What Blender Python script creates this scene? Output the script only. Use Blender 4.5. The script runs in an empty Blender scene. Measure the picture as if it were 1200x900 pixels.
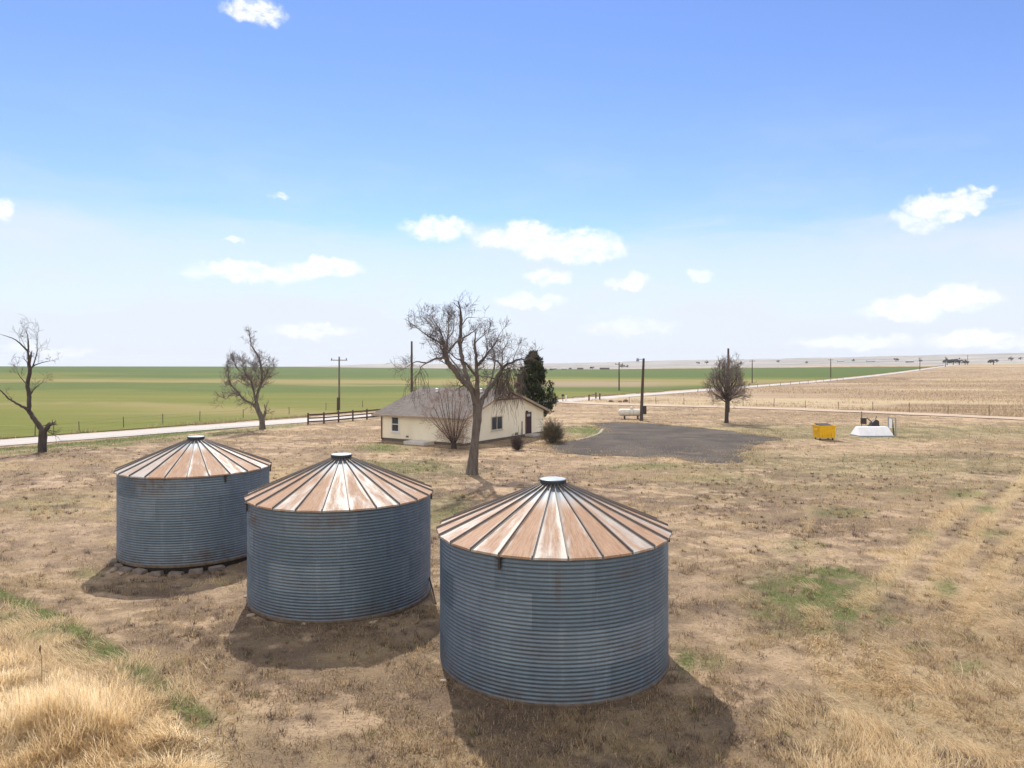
import bpy, bmesh, math, random
import numpy as np
from mathutils import Vector, Matrix

random.seed(7)
RNG = np.random.default_rng(11)
R = math.radians
S = bpy.context.scene
COL = S.collection
F, HZ, CAMH = 833.0, 428.0, 7.0          # lens in photo pixels, eye-level row, eye height

# ------------------------------------------------------------------ noise
def _hash(ix, iy, seed):
    h = (ix.astype(np.int64) * 374761393 + iy.astype(np.int64) * 668265263 + seed * 982451653) & 0x7fffffff
    h = ((h ^ (h >> 13)) * 1274126177) & 0x7fffffff
    h = h ^ (h >> 16)
    return (h & 0xffff) / 65535.0
def vnoise(x, y, seed=0):
    x = np.asarray(x, float); y = np.asarray(y, float)
    ix = np.floor(x); iy = np.floor(y); fx = x - ix; fy = y - iy
    fx = fx * fx * (3 - 2 * fx); fy = fy * fy * (3 - 2 * fy)
    a = _hash(ix, iy, seed); b = _hash(ix + 1, iy, seed); c = _hash(ix, iy + 1, seed); d = _hash(ix + 1, iy + 1, seed)
    return (a * (1 - fx) + b * fx) * (1 - fy) + (c * (1 - fx) + d * fx) * fy
def fbm(x, y, seed=0, oct=4):
    s = 0.0; a = 0.5; t = 0
    for o in range(oct):
        s = s + a * vnoise(x, y, seed + o * 17); t += a
        x = np.asarray(x) * 2.03; y = np.asarray(y) * 2.03; a *= 0.5
    return s / t
def sstep(a, b, x):
    t = np.clip((np.asarray(x, float) - a) / (b - a), 0, 1)
    return t * t * (3 - 2 * t)

# ------------------------------------------------------------------ terrain height
def zg(x, y):
    x = np.asarray(x, float); y = np.asarray(y, float)
    d = np.hypot(x, y)
    t = x / np.maximum(np.abs(y), 1e-3)
    t = np.clip(np.where(y > 0, t, np.sign(x) * 3), -3, 3)
    z = -0.43 * np.exp(-((x + 12.5) ** 2 + (y - 26.5) ** 2) / 42.0)
    A = np.interp(t, [-1.2, -.72, -.3, -.15, .06, .24, .45, .6, .75, 1.2], [5, 5, 4.2, 2.4, 1.0, 3.8, 7.0, 8.2, 9.2, 11])
    z = z + A * sstep(250, 1150, d)
    B = np.interp(t, [-1.2, -.45, -.28, -.2, .05, .12, .24, .36, .48, .6, .72, 1.2], [-16, -14, -4, 10, 16, 22, 28, 37, 40, 45, 49, 45])
    und = (fbm(t * 9, d / 900., 5, 4) - .5) * 14
    z = z + (B + und * sstep(.0, .2, t)) * sstep(1300, 4000, d)
    rel = 0.12 * (fbm(x * .9, y * .9, 3, 4) - .5) + 0.10 * (fbm(x * 3.2, y * 3.2, 9, 3) - .5)
    return z + rel * (1 - sstep(30, 46, d))
def zs(x, y): return float(zg(x, y))
def P(px, py):
    """ground point seen at a photo pixel"""
    Y = CAMH * F / (py - HZ)
    for _ in range(12):
        X = (px - 600) / F * Y
        Y = .5 * Y + .5 * (CAMH - zs(X, Y)) * F / (py - HZ)
    X = (px - 600) / F * Y
    return (X, Y)
def Q(px, py, Y):
    return Vector(((px - 600) / F * Y, Y, CAMH - (py - HZ) / F * Y))

# ------------------------------------------------------------------ object helpers
def mesh_np(name, V, faces, mat=None, parent=None, smooth=False, attrs=None):
    """faces: (n,k) array or list of such arrays"""
    V = np.asarray(V, np.float32)
    if not isinstance(faces, list): faces = [faces]
    faces = [np.asarray(f, np.int32) for f in faces if len(f)]
    loops = np.concatenate([f.ravel() for f in faces])
    sizes = np.concatenate([np.full(len(f), f.shape[1], np.int32) for f in faces])
    starts = np.concatenate([[0], np.cumsum(sizes)[:-1]]).astype(np.int32)
    me = bpy.data.meshes.new(name)
    me.vertices.add(len(V)); me.vertices.foreach_set('co', V.ravel())
    me.loops.add(len(loops)); me.loops.foreach_set('vertex_index', loops)
    me.polygons.add(len(sizes)); me.polygons.foreach_set('loop_start', starts)
    me.polygons.foreach_set('use_smooth', np.full(len(sizes), bool(smooth)))
    me.update(calc_edges=True)
    if attrs:
        for k, (dom, arr) in attrs.items():
            a = np.asarray(arr, np.float32)
            if a.ndim == 1:
                at = me.attributes.new(k, 'FLOAT', dom); at.data.foreach_set('value', a)
            else:
                if a.shape[1] == 3: a = np.c_[a, np.ones(len(a), np.float32)]
                at = me.attributes.new(k, 'FLOAT_COLOR', dom); at.data.foreach_set('color', a.astype(np.float32).ravel())
    return link(name, me, mat, parent)
def link(name, me, mat=None, parent=None):
    o = bpy.data.objects.new(name, me); COL.objects.link(o)
    if mat: me.materials.append(mat)
    if parent: o.parent = parent
    return o
class MB:
    """collects boxes, tubes, prisms into ONE mesh"""
    def __init__(s): s.v = []; s.f = []
    def add(s, V, Fc):
        n = len(s.v); s.v += [tuple(p) for p in V]; s.f += [tuple(i + n for i in q) for q in Fc]; return s
    def box(s, c, size, rot=None, taper=1.0):
        sx, sy, sz = [q / 2 for q in size]
        V = []
        for z, k in ((-sz, 1), (sz, taper)):
            for x, y in ((-sx, -sy), (sx, -sy), (sx, sy), (-sx, sy)):
                p = Vector((x * k, y * k, z))
                if rot: p = rot @ p
                V.append(p + Vector(c))
        return s.add(V, [(3, 2, 1, 0), (4, 5, 6, 7), (0, 1, 5, 4), (1, 2, 6, 5), (2, 3, 7, 6), (3, 0, 4, 7)])
    def tube(s, pts, rad, n=8, cap=True):
        pts = [Vector(p) for p in pts]
        if not hasattr(rad, '__len__'): rad = [rad] * len(pts)
        V = []; Fc = []; ref = None
        for i, p in enumerate(pts):
            d = (pts[min(i + 1, len(pts) - 1)] - pts[max(i - 1, 0)])
            if d.length < 1e-9: d = Vector((0, 0, 1))
            d.normalize()
            if ref is None: ref = d.orthogonal().normalized()
            a = (ref - d * ref.dot(d))
            if a.length < 1e-6: a = d.orthogonal()
            a.normalize(); ref = a; b = d.cross(a)
            for k in range(n):
                t = 2 * math.pi * k / n
                V.append(p + (a * math.cos(t) + b * math.sin(t)) * rad[i])
        for i in range(len(pts) - 1):
            for k in range(n):
                k2 = (k + 1) % n
                Fc.append((i * n + k, i * n + k2, (i + 1) * n + k2, (i + 1) * n + k))
        if cap:
            Fc.append(tuple(range(n - 1, -1, -1))); Fc.append(tuple((len(pts) - 1) * n + k for k in range(n)))
        return s.add(V, Fc)
    def prism(s, poly, d0, d1, axis='y'):
        n = len(poly)
        def pt(p, d): return (p[0], d, p[1]) if axis == 'y' else ((d, p[0], p[1]) if axis == 'x' else (p[0], p[1], d))
        V = [pt(p, d0) for p in poly] + [pt(p, d1) for p in poly]
        Fc = [tuple(range(n)), tuple(range(2 * n - 1, n - 1, -1))] + [(i, n + i, n + (i + 1) % n, (i + 1) % n) for i in range(n)]
        return s.add(V, Fc)
    def lathe(s, prof, n=24, c=(0, 0, 0), axis='z'):
        V = []; Fc = []
        for r, z in prof:
            for k in range(n):
                t = 2 * math.pi * k / n
                p = (r * math.cos(t), r * math.sin(t), z) if axis == 'z' else (z, r * math.cos(t), r * math.sin(t))
                V.append((p[0] + c[0], p[1] + c[1], p[2] + c[2]))
        for i in range(len(prof) - 1):
            for k in range(n):
                k2 = (k + 1) % n
                Fc.append((i * n + k, i * n + k2, (i + 1) * n + k2, (i + 1) * n + k))
        return s.add(V, Fc)
    def build(s, name, mat, parent=None, smooth=False, bevel=0):
        me = bpy.data.meshes.new(name); me.from_pydata(s.v, [], s.f); me.update()
        bm = bmesh.new(); bm.from_mesh(me); bmesh.ops.recalc_face_normals(bm, faces=bm.faces)
        if bevel: bmesh.ops.bevel(bm, geom=list(bm.edges), offset=bevel, segments=2, affect='EDGES')
        bm.to_mesh(me); bm.free()
        if smooth:
            me.polygons.foreach_set('use_smooth', [True] * len(me.polygons))
        return link(name, me, mat, parent)
def tag(o, label, cat, group=None):
    o['label'] = label; o['category'] = cat
    if group: o['group'] = group
    return o
def thing(name, loc, label, cat, group=None, rz=0):
    o = bpy.data.objects.new(name, None); COL.objects.link(o); o.location = loc; o.rotation_euler = (0, 0, rz)
    o.empty_display_size = .3
    return tag(o, label, cat, group)
def kind(o, k): o['kind'] = k; return o
def dup(root, loc, label, rz=None, scale=None, group=None):
    r = root.copy(); COL.objects.link(r); r.location = loc
    if rz is not None: r.rotation_euler = (0, 0, rz)
    if scale: r.scale = scale
    r['label'] = label
    if group: r['group'] = group
    for ch in root.children:
        c = ch.copy(); COL.objects.link(c); c.parent = r
        for g in ch.children:
            e = g.copy(); COL.objects.link(e); e.parent = c
    return r

# ------------------------------------------------------------------ node helper
class NT:
    def __init__(s, tree): s.t = tree; s.x = 0
    def n(s, ty, ins=None, **props):
        nd = s.t.nodes.new(ty); s.x += 30; nd.location = (s.x, 0)
        for k, v in props.items(): setattr(nd, k, v)
        if ins:
            for k, v in ins.items():
                sk = nd.inputs[k]
                if isinstance(v, bpy.types.NodeSocket): s.t.links.new(v, sk)
                else:
                    if sk.type == 'RGBA' and hasattr(v, '__len__') and len(v) == 3: v = (*v, 1)
                    sk.default_value = v
        return nd
    def m(s, op, a, b=0.0, c=0.0, clamp=False):
        return s.n('ShaderNodeMath', {0: a, 1: b, 2: c}, operation=op, use_clamp=clamp).outputs[0]
    def vm(s, op, a, b=(0, 0, 0)):
        nd = s.n('ShaderNodeVectorMath', {0: a, 1: b}, operation=op)
        return nd.outputs['Value'] if op in ('LENGTH', 'DOT_PRODUCT') else nd.outputs[0]
    def noise(s, vec, scale, detail=4, rough=.55, dim='3D', dist=0):
        return s.n('ShaderNodeTexNoise', {'Vector': vec, 'Scale': scale, 'Detail': detail, 'Roughness': rough, 'Distortion': dist}, noise_dimensions=dim).outputs['Fac']
    def mr(s, v, a, b, c=0.0, d=1.0, smooth=True):
        return s.n('ShaderNodeMapRange', {'Value': v, 'From Min': a, 'From Max': b, 'To Min': c, 'To Max': d}, interpolation_type='SMOOTHSTEP' if smooth else 'LINEAR').outputs[0]
    def mix(s, f, a, b, blend='MIX'):
        nd = s.n('ShaderNodeMix', None, data_type='RGBA', blend_type=blend)
        for i, v in ((0, f), (6, a), (7, b)):
            sk = nd.inputs[i]
            if isinstance(v, bpy.types.NodeSocket): s.t.links.new(v, sk)
            else: sk.default_value = (*v, 1) if hasattr(v, '__len__') and len(v) == 3 else v
        return nd.outputs[2]
    def scl(s, vec, k): return s.vm('MULTIPLY', vec, k)
def newmat(name):
    m = bpy.data.materials.new(name); m.use_nodes = True; m.node_tree.nodes.clear()
    t = NT(m.node_tree)
    out = t.n('ShaderNodeOutputMaterial'); b = t.n('ShaderNodeBsdfPrincipled')
    m.node_tree.links.new(b.outputs[0], out.inputs[0])
    return m, t, b
def setb(t, b, **k):
    for key, v in k.items():
        sk = b.inputs[key.replace('_', ' ')]
        if isinstance(v, bpy.types.NodeSocket): t.t.links.new(v, sk)
        else: sk.default_value = (*v, 1) if sk.type == 'RGBA' and len(v) == 3 else v
def simple(name, c1, c2=None, scale=4, rough=.8, metal=0, bump=0, bscale=20, stretch=(1, 1, 1), spec=.3):
    m, t, b = newmat(name)
    co = t.n('ShaderNodeTexCoord').outputs['Object']
    co = t.scl(co, stretch)
    if c2 is None: c2 = tuple(q * .75 for q in c1)
    f = t.mr(t.noise(co, scale, 6, .65), .3, .7)
    setb(t, b, Base_Color=t.mix(f, c1, c2), Roughness=rough, Metallic=metal)
    b.inputs['Specular IOR Level'].default_value = spec
    if bump:
        bp = t.n('ShaderNodeBump', {'Height': t.noise(co, bscale, 5, .6), 'Strength': bump, 'Distance': .05})
        setb(t, b, Normal=bp.outputs[0])
    return m

# ------------------------------------------------------------------ camera, sun, sky
cam = bpy.data.cameras.new('camera'); co = bpy.data.objects.new('camera', cam); COL.objects.link(co)
co.location = (0, 0, CAMH); co.rotation_euler = (R(90), 0, 0)
cam.sensor_width = 36; cam.lens = 36 * F / 1200; cam.shift_y = -22 / 1200; cam.clip_end = 30000; cam.clip_start = .1
S.camera = co
SUN_AZ, SUN_EL = -11.7, 46.0      # degrees from +Y, clockwise positive
sl = bpy.data.lights.new('sun', 'SUN'); so = bpy.data.objects.new('sun', sl); COL.objects.link(so)
sl.energy = 3.5; sl.angle = R(.8); sl.color = (1.0, .94, .865)
dv = Vector((math.sin(R(SUN_AZ)) * math.cos(R(SUN_EL)), math.cos(R(SUN_AZ)) * math.cos(R(SUN_EL)), math.sin(R(SUN_EL))))
so.rotation_euler = dv.to_track_quat('Z', 'Y').to_euler(); so.location = (0, 0, 60)

W = bpy.data.worlds.new('World'); S.world = W; W.use_nodes = True
W.node_tree.nodes.clear(); t = NT(W.node_tree)
WS = .10
sky = t.n('ShaderNodeTexSky', None, sky_type='NISHITA', sun_disc=False, sun_elevation=R(SUN_EL), sun_rotation=R(SUN_AZ),
          altitude=1500, air_density=1.0, dust_density=.0, ozone_density=3.0)
gen = t.n('ShaderNodeTexCoord').outputs['Generated']
sx = t.n('ShaderNodeSeparateXYZ', {0: gen})
az = t.m('ARCTAN2', sx.outputs[0], sx.outputs[1])
el = t.m('ARCSINE', sx.outputs[2])
ang = t.n('ShaderNodeCombineXYZ', {0: az, 1: el, 2: 0.0}).outputs[0]
n1 = t.n('ShaderNodeTexNoise', {'Vector': ang, 'Scale': 17.0, 'Detail': 6, 'Roughness': .55}).outputs['Color']
n2 = t.n('ShaderNodeTexNoise', {'Vector': ang, 'Scale': 55.0, 'Detail': 5, 'Roughness': .6}).outputs['Color']
wob = t.vm('ADD', t.scl(t.vm('SUBTRACT', n1, (.5, .5, .5)), (.055, .040, 0)), t.scl(t.vm('SUBTRACT', n2, (.5, .5, .5)), (.036, .024, 0)))
pa = t.vm('ADD', ang, wob)
CLOUDS = [(302, 13, 33, 14, 1), (4, 243, 17, 13, .95), (513, 266, 42, 14, .95), (605, 276, 52, 15, 1), (660, 286, 62, 18, 1), (700, 294, 34, 12, .9),
          (290, 320, 66, 13, .9), (378, 312, 46, 12, 1), (640, 323, 29, 10, .8), (738, 333, 24, 9, .75), (617, 352, 40, 9, .6),
          (1112, 239, 46, 14, 1), (1152, 229, 18, 9, .85), (1074, 260, 22, 11, .6), (1118, 351, 64, 15, .9), (1060, 362, 60, 13, .7), (1150, 398, 75, 12, .7),
          (370, 386, 55, 9, .5), (815, 318, 14, 7, .5), (330, 227, 11, 5, .55), (275, 280, 11, 5, .55), (1000, 402, 80, 10, .5), (60, 412, 60, 9, .45), (735, 384, 60, 8, .35)]
def azel(px, py):
    a = math.atan2(px - 600, F); e = math.atan2((HZ - py), math.hypot(F, px - 600)); return a, e
msk = None
for (px, py, rx, ry, op) in CLOUDS:
    a0, e0 = azel(px, py); c2 = math.cos(a0)
    d = t.vm('LENGTH', t.scl(t.vm('SUBTRACT', pa, (a0, e0, 0)), (1 / (rx / F * c2 * c2 * 1.05), 1 / (ry / F * c2 * 1.05), 0)))
    mk = t.mr(d, 1.18, .55, 0, op)
    msk = mk if msk is None else t.m('MAXIMUM', msk, mk)
# thin high cloud towards the horizon
st = t.scl(ang, (3.0, 14.0, 1))
cir = t.noise(st, 2.2, 6, .6, dist=.6)
cir2 = t.noise(t.scl(ang, (1.2, 3.5, 1)), 3.0, 5, .6)
elw = t.m('ADD', el, t.m('MULTIPLY', t.m('SUBTRACT', cir, .5), .09))
veil = t.m('ADD', t.mr(elw, .205, .15, 0, .50), t.mr(el, .17, .0, 0, .42))
veil = t.m('ADD', veil, t.m('MULTIPLY', t.mr(el, .42, .05, 0, .35), t.mr(cir2, .42, .75)))
# one long faint streak at the left
stk = t.m('ABSOLUTE', t.m('SUBTRACT', t.m('ADD', elw, t.m('MULTIPLY', az, .10)), .15))
veil = t.m('ADD', veil, t.m('MULTIPLY', t.mr(stk, .03, .0, 0, .16), t.mr(az, -.25, -.45)))
veil = t.m('MINIMUM', t.m('ADD', veil, t.mr(el, .40, .14, 0, .09)), .97)
SKY_TINT, CLOUD_C, VEIL_C = (.885, .90, 1.08), (7.0, 7.0, 7.0), (4.95, 5.3, 5.8)
base = t.mix(1.0, sky.outputs[0], SKY_TINT, 'MULTIPLY')
c1 = t.mix(veil, base, VEIL_C)
puff = t.m('MULTIPLY', msk, t.mr(t.noise(t.scl(ang, (1, 1.8, 1)), 30.0, 7, .66), .34, .58, .30, 1))
c2_ = t.mix(puff, c1, CLOUD_C)
# broken bright cloud added unseen overhead and behind the viewer for fill light
fill_cloud = t.m('MAXIMUM', t.mr(sx.outputs[1], -.05, -.55), t.mr(el, R(36), R(62), 0, .75))
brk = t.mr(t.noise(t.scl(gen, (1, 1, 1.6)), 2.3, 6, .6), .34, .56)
c2_ = t.mix(t.m('MULTIPLY', t.m('MULTIPLY', fill_cloud, brk), t.mr(el, -.02, .06)), c2_, (10.2, 9.8, 9.2))
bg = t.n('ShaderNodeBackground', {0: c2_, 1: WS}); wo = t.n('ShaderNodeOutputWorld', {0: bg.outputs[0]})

vs = S.view_settings
vs.view_transform = 'Standard'; vs.look = 'None'; vs.gamma = 1; vs.exposure = .75; vs.use_curve_mapping = False
S.render.engine = 'CYCLES'
S.cycles.use_denoising = True
try: S.cycles.denoiser = 'OPENIMAGEDENOISE'
except Exception: pass
S.cycles.max_bounces = 6; S.cycles.diffuse_bounces = 3; S.cycles.glossy_bounces = 3; S.cycles.volume_bounces = 0
S.cycles.volume_max_steps = 64

# ------------------------------------------------------------------ surface cover masks (painted per vertex: what grows where)
def seg_dist(x, y, pts):
    best = np.full(np.shape(x), 1e9)
    for (ax, ay), (bx, by) in zip(pts[:-1], pts[1:]):
        dx, dy = bx - ax, by - ay; L = dx * dx + dy * dy + 1e-9
        u = np.clip(((x - ax) * dx + (y - ay) * dy) / L, 0, 1)
        best = np.minimum(best, np.hypot(x - ax - u * dx, y - ay - u * dy))
    return best
def ell(x, y, px, py, wpx, hpx, soft=.5, wob=.35, seed=0):
    """soft spot on the ground whose middle and half sizes are read from the photo"""
    cx, cy = P(px, py); k = cy / F
    rx = wpx * k; ry = abs(P(px, py - hpx)[1] - P(px, py + hpx)[1]) / 2
    n = fbm(x / (rx * .35 + .3), y / (ry * .35 + .3), seed + int(px) % 97, 4) - .5
    dx = x - cx - (px - 600) / F * (y - cy)
    d = np.sqrt((dx / rx) ** 2 + ((y - cy) / ry) ** 2) + n * 2 * wob
    return 1 - sstep(1 - soft, 1 + soft * .6, d)
def line(x, y, pix, half, soft, seed=0, gap=.0):
    d = seg_dist(x, y, [P(*q) for q in pix]) + (fbm(x * .8, y * .8, seed, 3) - .5) * half * 1.6
    m = 1 - sstep(half, half + soft, d)
    if gap: m = m * sstep(gap - .12, gap + .12, fbm(x * .55, y * .55, seed + 5, 3))
    return m
def masks(x, y):
    g = np.zeros(np.shape(x)); s = g.copy(); v = g.copy(); b = g.copy()
    mx = np.maximum
    # green
    g = mx(g, .95 * ell(x, y, 958, 692, 62, 34, .7, .6) * sstep(.22, .5, fbm(x * 1.6, y * 1.6, 2, 3)))
    g = mx(g, 1.0 * ell(x, y, 988, 717, 17, 14, .8, .5))
    for q in [(985, 600, 40, 7, .45), (1130, 578, 26, 6, .6), (1062, 575, 20, 5, .35), (1110, 690, 14, 12, .6), (1165, 625, 20, 7, .5), (1080, 625, 18, 6, .4), (1040, 727, 16, 7, .55), (1078, 758, 14, 6, .5),
              (1135, 778, 22, 8, .45), (1155, 597, 16, 6, .6), (755, 546, 55, 4, .5), (845, 560, 70, 5, .3), (690, 504, 26, 6, .9), (450, 525, 30, 5, .75), (478, 546, 80, 10, .5), (530, 600, 36, 20, .5),
              (440, 570, 70, 12, .3), (806, 772, 16, 16, .8), (835, 776, 18, 10, .45), (60, 590, 60, 14, .25), (100, 672, 20, 8, .4), (876, 533, 14, 3, .5), (935, 640, 30, 8, .3), (945, 700, 90, 40, .28)]:
        g = mx(g, q[4] * ell(x, y, *q[:4], .9, .6))
    g = mx(g, .9 * line(x, y, [(-60, 672), (0, 694), (60, 722), (120, 760), (180, 800), (240, 845)], .08, .36, 21, .42))
    g = mx(g, .5 * line(x, y, [(0, 720), (110, 770), (200, 830)], .15, .7, 24, .45))
    g = mx(g, .95 * line(x, y, [(-60, 531), (0, 527), (120, 518), (210, 508), (260, 502)], .9, 1.0, 31, .2))
    g = mx(g, .5 * line(x, y, [(0, 533), (180, 517), (300, 503), (345, 498)], .9, 1.5, 33, .4))
    g = mx(g, .30 * ell(x, y, 1000, 505, 330, 10, .9, .5)); g = mx(g, .22 * ell(x, y, 1060, 545, 260, 22, .9, .7))
    # straw
    s = mx(s, ell(x, y, 60, 850, 250, 125, .5, .2)); s = mx(s, ell(x, y, 30, 745, 90, 30, .5, .3))
    s = mx(s, .85 * ell(x, y, 1090, 850, 170, 130, .9, .5)); s = mx(s, .6 * ell(x, y, 1150, 700, 130, 60, .9, .6))
    for ln in ([(1215, 540), (1195, 569), (1148, 620), (1111, 667), (1083, 704)], [(1150, 575), (1111, 606), (1083, 634), (1055, 662), (1027, 685), (1000, 712)], [(1215, 610), (1185, 643), (1157, 685), (1130, 735)]):
        tr_ = line(x, y, ln, .20, .40, 41, .22); s = mx(s, .95 * tr_); b = mx(b, .55 * tr_); v = v * (1 - tr_)
    s = mx(s, .6 * line(x, y, [(945, 585), (950, 640), (961, 779), (985, 853), (1010, 930)], .10, .5, 46, .4))
    s = mx(s, .7 * line(x, y, [(950, 690), (975, 780), (995, 900)], .12, .5, 44, .3))
    s = mx(s, .35 * fbm(x * .35, y * .35, 60, 4)) ; s = mx(s, .7 * line(x, y, [(185, 520), (250, 506), (330, 497)], .8, 1.2, 47, .45))
    s = mx(s, .45 * ell(x, y, 1000, 800, 120, 80, .9, .6))
    # mauve-brown litter
    for q in [(880, 600, 130, 38, .9), (930, 660, 90, 30, .7), (700, 575, 160, 12, .5), (300, 770, 190, 62, 1), (480, 800, 150, 60, .9), (150, 700, 90, 22, .7), (60, 560, 170, 20, .8), (200, 530, 150, 10, .6),
              (390, 520, 90, 12, .6), (880, 840, 60, 80, .9), (960, 830, 50, 60, .5), (560, 545, 60, 8, .7), (980, 545, 120, 6, .7), (1050, 562, 140, 8, .5), (640, 870, 200, 70, .5), (230, 640, 120, 30, .3)]:
        v = mx(v, q[4] * ell(x, y, *q[:4], .9, .7))
    # bare pale soil
    for q in [(830, 735, 45, 22, .8), (815, 690, 40, 16, .6), (1000, 528, 110, 5, .95), (930, 530, 60, 4, .8), (690, 543, 70, 5, .85), (620, 552, 60, 7, .6), (60, 625, 110, 22, .7), (70, 655, 60, 14, .7), (255, 695, 40, 20, .7),
              (470, 735, 30, 14, .5), (860, 780, 30, 25, .4), (1015, 589, 30, 3, .6), (770, 620, 60, 20, .3), (230, 520, 40, 6, .3), (1130, 600, 90, 12, .4), (1180, 512, 40, 5, .5)]:
        b = mx(b, q[4] * ell(x, y, *q[:4], .9, .7))
    # patchy wear everywhere, with faint rows along the old wheel lines
    s0 = s.copy()
    p1 = fbm(x * .15, y * .24, 201, 4); p2 = fbm(x * .5, y * .75, 207, 5); p3 = fbm(x * 1.7, y * 2.2, 213, 4)
    ru_ = np.where(x > 4, x * .80 + y * .60, x * .75 - y * .66); rv_ = np.where(x > 4, -x * .60 + y * .80, x * .66 + y * .75)
    row = fbm(ru_ * .10, rv_ * .95, 219, 4)
    v = mx(v * np.clip(.45 + 1.4 * (p2 - .3), .25, 1), .85 * sstep(.50, .60, .40 * p1 + .40 * p2 + .20 * row))
    s = mx(s, .75 * sstep(.52, .64, .35 * fbm(x * .2, y * .3, 231, 4) + .35 * fbm(x * .8, y * 1.1, 237, 4) + .3 * row) * (1 - .6 * v))
    b = mx(b, .95 * sstep(.52, .61, .5 * fbm(x * .22, y * .36, 241, 4) + .5 * p3))
    for cx, cy in ((1.0, 17.3), (-5.28, 22.0), (-12.5, 28.0)):      # mauve-brown ring round the bins
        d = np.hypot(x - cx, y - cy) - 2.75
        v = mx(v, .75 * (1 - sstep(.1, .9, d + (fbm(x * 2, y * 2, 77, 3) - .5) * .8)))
    return g, s, v, b

# ------------------------------------------------------------------ ground material
def ground_mat(name):
    m, t, b = newmat(name)
    co = t.n('ShaderNodeTexCoord').outputs['Object']
    at = t.n('ShaderNodeAttribute', None, attribute_name='cover')
    sp = t.n('ShaderNodeSeparateColor', {0: at.outputs['Color']})
    g, s, v = sp.outputs[0], sp.outputs[1], sp.outputs[2]; bare = at.outputs['Alpha']
    nL = t.noise(co, .11, 5, .6); nM = t.noise(co, .9, 6, .68); nF = t.noise(co, 9, 6, .72); nX = t.noise(co, 38, 4, .7)
    nW = t.noise(t.scl(co, (.06, .55, 1)), 1.0, 5, .6)
    tan, tan2, mauve, straw, green, green2, soil = (.345, .246, .152), (.280, .200, .128), (.165, .114, .088), (.56, .42, .23), (.075, .120, .025), (.120, .165, .040), (.60, .43, .285)
    c = t.mix(t.mr(nL, .35, .65), tan, tan2)
    c = t.mix(t.mr(nM, .46, .62, 0, .6), c, mauve)
    c = t.mix(t.mr(nW, .5, .75, 0, .45), c, straw)
    c = t.mix(t.m('MULTIPLY', v, t.mr(nM, .25, .6, .45, 1)), c, mauve)
    c = t.mix(t.m('MULTIPLY', bare, t.mr(nM, .62, .38, .35, 1)), c, soil)
    c = t.mix(t.m('MULTIPLY', s, t.mr(nF, .3, .6, .4, 1)), c, straw)
    gm = t.m('MULTIPLY', g, t.mr(nF, .34, .58, .45, 1))
    c = t.mix(gm, c, t.mix(t.mr(nX, .35, .65), green, green2))
    c = t.mix(t.mr(nF, .49, .63, 0, .75), c, t.mix(.55, c, (.085, .057, .04)))
    c = t.mix(t.mr(t.noise(t.vm('ADD', co, (31, 7, 0)), 16, 5, .75), .54, .66, 0, .75), c, t.mix(.6, c, (.50, .375, .22)))
    c = t.mix(t.mr(nX, .54, .66, 0, .5), c, t.mix(.5, c, (.52, .40, .26)))
    c = t.mix(t.mr(t.noise(co, 70, 3, .7), .54, .66, 0, .6), c, (.07, .048, .034))
    hgt = t.m('ADD', t.m('MULTIPLY', nF, .7), t.m('MULTIPLY', nX, .35))
    c = t.mix(t.m('MULTIPLY', gm, .55), c, green2)
    bp = t.n('ShaderNodeBump', {'Height': hgt, 'Strength': 1.0, 'Distance': .16})
    setb(t, b, Base_Color=c, Roughness=.95, Normal=bp.outputs[0]); b.inputs['Specular IOR Level'].default_value = .12
    return m
M = {}
M['ground'] = ground_mat('dry_ground')

# ------------------------------------------------------------------ ground sheet (polar grid round the camera foot)
fine = np.radians(np.linspace(-50, 50, 520)); coarse = np.radians(np.linspace(50, 310, 60))[1:-1]
TH = np.concatenate([fine, coarse]); NTH = len(TH)
r = [3.0]
while r[-1] < 930: r.append(r[-1] * (1.006 if r[-1] < 42 else 1.0085 if r[-1] < 260 else 1.02))
RN = np.array(r)
def polar(name, radii, mat, centre=False, cover=True):
    rr, th = np.meshgrid(radii, TH, indexing='ij')
    X = (rr * np.sin(th)).ravel(); Y = (rr * np.cos(th)).ravel(); Z = zg(X, Y)
    i = np.arange(len(radii) - 1)[:, None] * NTH; j = np.arange(NTH)[None, :]; j2 = (j + 1) % NTH
    Fq = np.stack([i + j, i + j2, i + NTH + j2, i + NTH + j], -1).reshape(-1, 4)[:, ::-1]
    fs = [Fq]; V = np.c_[X, Y, Z]
    attrs = {}
    if cover:
        g, s, v, b = masks(X, Y)
        attrs['cover'] = ('POINT', np.c_[g, s, v, b])
    if centre:
        V = np.r_[V, [[0, 0, zs(0, 0)]]]; k = len(V) - 1
        jj = np.arange(NTH); fs.append(np.stack([np.full(NTH, k), (jj + 1) % NTH, jj], -1))
        if cover: attrs['cover'] = ('POINT', np.r_[attrs['cover'][1], [[0, 0, 0, 0]]])
    return mesh_np(name, V, fs, mat, smooth=True, attrs=attrs)
kind(polar('ground', RN, M['ground'], True), 'structure')

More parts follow.
